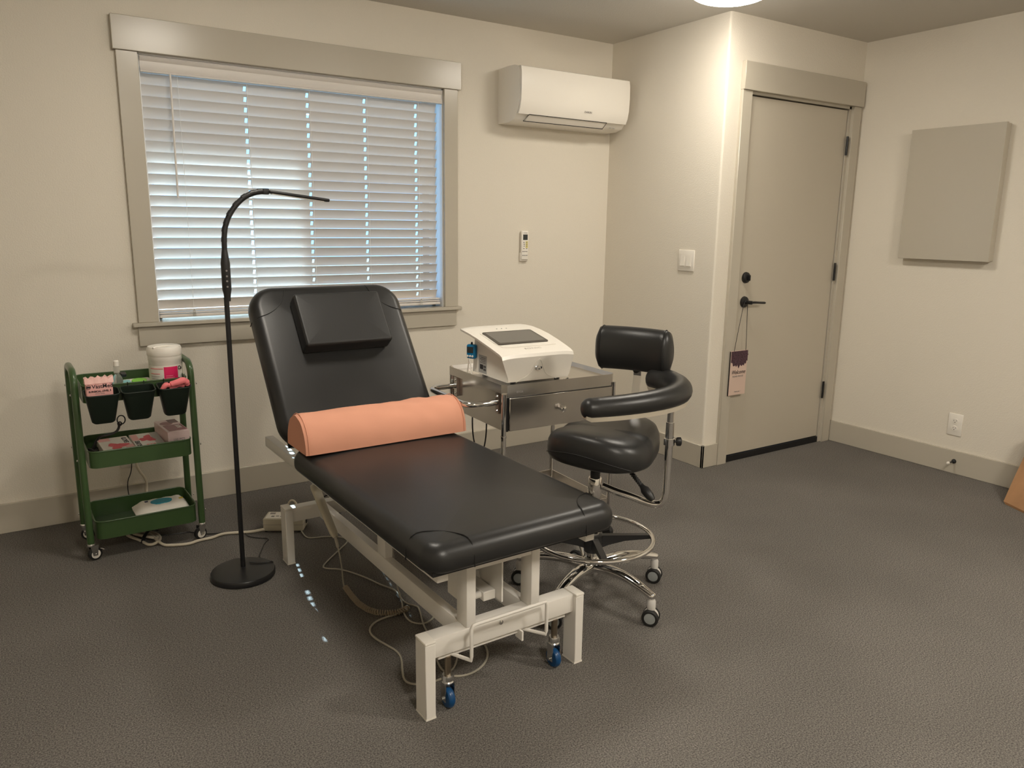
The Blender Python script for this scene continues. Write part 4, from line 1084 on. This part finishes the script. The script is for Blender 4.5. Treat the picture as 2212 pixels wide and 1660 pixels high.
# hanging mains lead at the back of the cart
cb = MB(); 
cb.tube([tm @ Vector(q) for q in ((.13, .50, .55), (.13, .505, .42), (.15, .505, .33), (.175, .505, .30), (.195, .505, .33), (.205, .50, .42), (.20, .50, .55))], .0035, n=8, smooth=2)
single('device_power_lead', cb, m_black, 'black power lead hanging in a loop below the steel cart drawer', 'cable')

# ------------------------------------------------------------------ saddle stool with arm and back
S0 = Vector((-1.570, -1.850, 0))
stl = thing('operator_stool', 'black swivel saddle stool with curved armrest, backrest and chrome base', 'stool', tuple(S0))
sx_, sy_ = S0.x, S0.y
def bez(p, n=10):
    P_ = [Vector(q) for q in p]; out = []
    for k in range(n+1):
        t = k/n; L_ = P_[:]
        while len(L_) > 1: L_ = [L_[i].lerp(L_[i+1], t) for i in range(len(L_)-1)]
        out.append(L_[0])
    return out
wheel_ang = [-82, -9, 62, 128, 204]
for wa in wheel_ang:
    a = math.radians(wa); ca, sa = math.cos(a), math.sin(a); Rr = .285
    am = MB(); rings_ = []
    for k in range(13):
        t = k/12; rr = .035+(Rr-.035)*t
        z = .125-.018*t-.018*math.sin(PI*t)*-1.0
        wd_ = .030-.014*t; hh = .020-.006*t
        c0 = Vector((sx_+ca*rr, sy_+sa*rr, z))
        ring = []
        for j in range(14):
            b_ = 2*PI*j/14
            ring.append(c0+Vector((-sa, ca, 0))*wd_*math.cos(b_)+Vector((0, 0, 1))*hh*math.sin(b_))
        rings_.append(ring)
    for sc_k in (.86, .5): 
        c0 = Vector((sx_+ca*(Rr+.012*(1-sc_k)+.006), sy_+sa*(Rr+.012*(1-sc_k)+.006), .107))
        rings_.append([c0+(p-Vector((sx_+ca*Rr, sy_+sa*Rr, .107)))*sc_k for p in rings_[12]])
    am.rings(rings_)
    leg_ = obj('base_arm', am, m_chrome, stl)
    wc = Vector((sx_+ca*Rr, sy_+sa*Rr, .030))
    wa2 = math.radians({-82: 215, -9: 215, 62: 200, 128: 225, 204: 230}[wa]); ax = Vector((math.cos(wa2), math.sin(wa2), 0))
    obj('caster_stem', MB().lathe([(0, .058), (.014, .058), (.015, .066), (.015, .088), (.011, .096), (0, .096)], (wc.x, wc.y, 0)), m_spot, leg_)
    for sg in (-1, 1):
        obj('caster_wheel', MB().lathe([(0, .006), (.022, .006), (.030, .008), (.030, .019), (.026, .023), (.021, .023), (.021, .021), (0, .021)], wc, ax*sg, n=26), m_rubber, leg_)
        obj('wheel_cap', MB().lathe([(0, .020), (.0205, .020), (.0195, .0225), (0, .024)], wc, ax*sg, n=24), m_hubgrey, leg_)
    obj('wheel_guard', MB().lathe([(0, -.0062), (.027, -.0062), (.027, .0062), (0, .0062)], wc+Vector((0, 0, .004)), ax, n=24), m_spot, leg_)
obj('hub', MB().lathe([(0, .088), (.030, .088), (.036, .096), (.040, .12), (.036, .15), (.030, .162), (0, .162)], (sx_, sy_, 0)), m_chrome, stl)
obj('gas_cylinder', MB().lathe([(0, .16), (.0255, .16), (.0255, .255), (.020, .258), (.020, .40), (0, .40)], (sx_, sy_, 0)), m_chrome, stl)
fr_ = MB(); Zr = .235; RR = .222
fr_.tube([(sx_+RR*math.cos(2*PI*k/48), sy_+RR*math.sin(2*PI*k/48), Zr) for k in range(48)], .0095, n=12, closed=True)
ring_o = obj('foot_ring', fr_, m_chrome, stl)
spk = MB(); spk.lathe([(0, Zr-.055), (.032, Zr-.055), (.038, Zr-.02), (.036, Zr+.010), (.028, Zr+.014), (0, Zr+.014)], (sx_, sy_, 0))
for wa in (-28, 62, 152, 242):
    a = math.radians(wa); q = Matrix.Translation((sx_, sy_, 0)) @ Matrix.Rotation(a, 4, 'Z')
    spk.prism([(.02, Zr-.045), (.06, Zr-.030), (.12, Zr-.016), (RR-.004, Zr-.010), (RR-.004, Zr+.004), (.02, Zr+.008)], -.011, .011, 'y', M=q)
obj('ring_spider', spk, m_blackpl, ring_o)
obj('clamp_collar', MB().lathe([(0, .398), (.0245, .398), (.0255, .402), (.0255, .462), (.023, .467), (0, .467)], (sx_, sy_, 0)), m_chrome, stl)
obj('seat_mechanism', MB().lathe([(0, .46), (.018, .46), (.018, .52), (.06, .535), (.10, .55), (0, .55)], (sx_, sy_, 0)).box(sx_-.09, sx_+.09, sy_-.09, sy_+.09, .530, .556, .01), m_blackpl, stl)
# seat: saddle / rounded triangle, nose toward the treatment table
def seat_r(a):     # radius of plan outline, a measured from nose direction
    return .205 + .018*math.cos(a-PI) - .020*math.cos(3*a) + .012*math.cos(2*a)
nose = math.radians(197)
def seat_ring(scale, z, saddle=0, dz=0):
    r_ = []
    for k in range(56):
        a = 2*PI*k/56; rr = seat_r(a)*scale
        x = rr*math.cos(a); y = rr*math.sin(a)
        zz2 = z + saddle*(.020*(x/.2)**2*(1 if x > 0 else .6) - .020*(y/.2)**2*(1 if x > 0 else .3))
        r_.append(Vector((.026, -.017, 0))+Vector((sx_+x*math.cos(nose)-y*math.sin(nose), sy_+x*math.sin(nose)+y*math.cos(nose), zz2+dz)))
    return r_
sr = [seat_ring(.80, .540), seat_ring(.90, .541), seat_ring(.965, .548), seat_ring(.995, .563, .3), seat_ring(1.0, .588, .6), seat_ring(.985, .614, .9), seat_ring(.94, .634, 1), seat_ring(.86, .646, 1), seat_ring(.7, .653, 1), seat_ring(.45, .655, 1), seat_ring(.2, .654, 1)]
st_ = obj('seat', MB().rings(sr), m_vinyl, stl, autos=70)
full = seat_ring(1.004, .578, .5)
sm_ = MB()
front = [full[(k-9) % 56] for k in range(19)]
pp = []
for k, p in enumerate(front):
    u = (k-9)/9
    q = Vector(p); q.z = .556+.036*(1-u*u)
    pp.append(q)
sm_.tube(pp, .0016, n=6)
obj('seam', sm_, m_seam, st_)
lv = MB()
lvp = [Vector((sx_+.02, sy_-.02, .52)), Vector((-1.500, -1.935, .505)), Vector((-1.455, -1.985, .455))]
# adjustment lever
e0, e1 = Vector((-1.50, -1.93, .525)), Vector((-1.482, -2.005, .462))
lv.tube([Vector((sx_+.02, sy_-.02, .535)), e0, e0.lerp(e1, .5), e1], .0065, n=8)
for k in range(12):
    c0 = e0.lerp(e1, k/12); d_ = (e1-e0).normalized(); lv.cyl(c0-d_*.002, c0+d_*.002, .0092, n=10)
d_ = (e1-e0).normalized()
lv.lathe([(0, -.004), (.008, -.004), (.011, .006), (.017, .016), (.016, .045), (.010, .062), (0, .064)], e1, d_, n=16)
obj('lever', lv, m_blackpl, stl)
# arm tube
G = Vector((-1.405, -2.050, 0))
zc = .435
ap = [Vector((sx_+.02, sy_-.02, zc)), Vector((-1.520, -1.912, .420))]+bez([(-1.490, -1.948, .410), (-1.415, -2.038, .376), (G.x, G.y, .372), (G.x, G.y, .475)], 12)+[Vector((G.x, G.y, .55)), Vector((G.x, G.y, .625))]
tubeo = obj('arm_tube', MB().tube(ap, .0135, n=16, smooth=1), m_chrome, stl)
up_ = MB(); up_.cyl((G.x, G.y, .62), (G.x, G.y, .697), .0145); up_.cyl((G.x, G.y, .697), (G.x, G.y, .757), .0115); up_.cyl((G.x, G.y, .615), (G.x, G.y, .638), .0190)
obj('arm_sleeve', up_, m_chrome, stl)
kx = Vector((.83, -.55, 0)).normalized()
kb = MB(); kb.cyl((G.x, G.y, .627), tuple(Vector((G.x, G.y, .627))+kx*.030), .004); kb.lathe([(0, .026), (.012, .026), (.0135, .030), (.0135, .040), (.010, .043), (0, .043)], (G.x, G.y, .627), kx, sy=1.2, n=16)
obj('clamp_knob', kb, m_blackpl, stl)
# armrest pad
zp = .758
zp = .788
arm_path = bez([(-1.755, -2.025, zp-.006), (-1.62, -2.075, zp-.004), (-1.46, -2.095, zp), (-1.328, -2.09, zp+.006), (-1.272, -1.985, zp+.014), (-1.285, -1.845, zp+.018)], 22)
rad = []
pm = MB(); R = []; prev = None
N_ = len(arm_path)
for i, p in enumerate(arm_path):
    t = i/(N_-1)
    tg = (arm_path[min(i+1, N_-1)]-arm_path[max(i-1, 0)]).normalized()
    sd = Vector((0, 0, 1)).cross(tg).normalized(); upv = tg.cross(sd)
    rr = .037+.009*t
    R.append((p, sd, upv, rr, tg))
rings_ = []
for kk, (off, scl) in enumerate(((-.026, .25), (-.021, .62), (-.011, .88))):
    p, sd, upv, rr, tg = R[0]
    rings_.append([p+tg*off+sd*rr*scl*1.05*math.cos(2*PI*j/20)+upv*rr*scl*math.sin(2*PI*j/20) for j in range(20)])
for (p, sd, upv, rr, tg) in R:
    rings_.append([p+sd*rr*1.05*math.cos(2*PI*j/20)+upv*(rr*math.sin(2*PI*j/20) if math.sin(2*PI*j/20) > 0 else rr*.92*math.sin(2*PI*j/20)) for j in range(20)])
for kk, (off, scl) in enumerate(((.012, .9), (.024, .66), (.032, .3))):
    p, sd, upv, rr, tg = R[-1]
    rings_.append([p+tg*off+sd*rr*scl*1.05*math.cos(2*PI*j/20)+upv*rr*scl*math.sin(2*PI*j/20) for j in range(20)])
pad_o = obj('armrest_pad', pm.rings(rings_), m_vinyl, stl, autos=80)
shl = MB(); rs = []
for (p, sd, upv, rr, tg) in [(R[0][0]-R[0][4]*.016, R[0][1], R[0][2], R[0][3]*.8, R[0][4])]+R+[(R[-1][0]+R[-1][4]*.016, R[-1][1], R[-1][2], R[-1][3]*.8, R[-1][4])]:
    rs.append([p+sd*rr*.86-upv*rr*.62, p+sd*rr*.70-upv*rr*1.04, p-sd*rr*.70-upv*rr*1.04, p-sd*rr*.86-upv*rr*.62])
obj('armrest_shell', shl.rings(rs), m_armshell, stl)
# backrest roll
Bc = Vector((-1.314, -1.757, .908)); bd = Vector((.26, .13, 0)).normalized(); bt2 = Vector((.43, -.90, 0)).normalized()
br_ = MB(); R = []
hl = .150
for i in range(25):
    u = -1+2*i/24
    e = abs(u)
    k = 1.0 if e < .80 else math.sqrt(max(0, 1-((e-.80)/.20)**2))*.34+.66
    if i in (0, 24): k = .55
    bow = -.030*(u*u)          # ends curve toward the sitter
    c0 = Bc+bt2*hl*u+bd*bow
    t_ = (bt2+bd*(-.4*u)*.5).normalized(); nrm = Vector((0, 0, 1)).cross(t_).normalized()
    R.append([c0+nrm*.044*k*math.cos(2*PI*j/28)+Vector((0, 0, 1))*.084*k*math.copysign(abs(math.sin(2*PI*j/28))**.85, math.sin(2*PI*j/28)) for j in range(28)])
bk_ = obj('backrest', br_.rings(R), m_vinyl, stl, autos=80)
for u in (-.84, .84):
    i = 2 if u < 0 else 22
    obj('seam', MB().tube([Bc+bt2*hl*u+bd*(-.030*u*u)+bd*.0448*math.cos(2*PI*j/28)+Vector((0, 0, 1))*.0848*math.copysign(abs(math.sin(2*PI*j/28))**.85, math.sin(2*PI*j/28)) for j in range(28)], .0014, n=6, closed=True), m_seam, bk_)
sbar = MB()
bx0 = Bc+bd*.030
pth = [Vector((bx0.x, bx0.y, .87)), Vector((bx0.x+.004, bx0.y+.002, .80)), Vector((bx0.x-.030, bx0.y-.018, .66)), Vector((bx0.x-.065, bx0.y-.035, .56)), Vector((sx_+.05, sy_+.03, .535))]
rr = []
for i, p in enumerate(pth):
    w_ = bt2*.0155; t_ = bd*.003
    rr.append([p+w_+t_, p+w_-t_, p-w_-t_, p-w_+t_])
obj('back_bar', sbar.rings(rr), m_chrome, stl, False)
obj('back_clamp', MB().cyl(bx0+Vector((0, 0, -.085))-bd*.016, bx0+Vector((0, 0, -.085))+bd*.016, .012), m_blackpl, stl)

# ------------------------------------------------------------------ set each piece of furniture at its surveyed spot
def settle(names, v):
    sc_, sz, tx_, ty_, th_, sy2 = v
    Tm = Matrix.Translation((tx_, ty_, 0)) @ Matrix.Rotation(th_, 4, 'Z') @ Matrix.Diagonal((sc_, sy2, sz, 1))
    for o in list(C.objects):
        if o.parent is None and o.name.split('.')[0] in names and o.get('category'):
            M0 = Matrix.Translation(o.location) @ Matrix.Rotation(o.rotation_euler.z, 4, 'Z')
            o.matrix_world = Tm @ M0
settle(('treatment_table', 'head_pillow', 'bolster'), (.990, .995, .0028, .0499, .0189, .9811))
settle(('utility_trolley', 'hanging_bin', 'face_mask_pack', 'spray_bottle', 'wipes_pack', 'wipes_tub', 'rubber_glove', 'glove_box', 'tissue_box', 'black_cable_bundle', 'baby_wipes_pack'), (.9872, .9962, -.0095, .0688, .0212, .9873))
settle(('floor_lamp',), (.9835, .9931, .0281, -.0609, -.0264, .9834))
settle(('instrument_cart', 'treatment_device', 'digital_timer', 'white_tweezers', 'white_holder', 'black_clip', 'device_power_lead'), (.9923, .9949, .0093, .0276, .0097, .9918))
settle(('operator_stool',), (.989, .993, .018, .0283, .0069, .9876))
settle(('hand_controller', 'power_box', 'controller_cable', 'motor_cable', 'lamp_cable', 'power_cable'), (.9876, 1.0, -.0111, .0617, .0226, .9835))
def nudge(name, d):
    o = bpy.data.objects[name]; o.location = o.location+Vector(d)
nudge('air_conditioner', (.006, 0, -.008)); nudge('remote_control', (0, 0, -.004)); nudge('light_switch', (0, .006, -.004)); nudge('door_hanger_sign', (-.010, 0, 0))
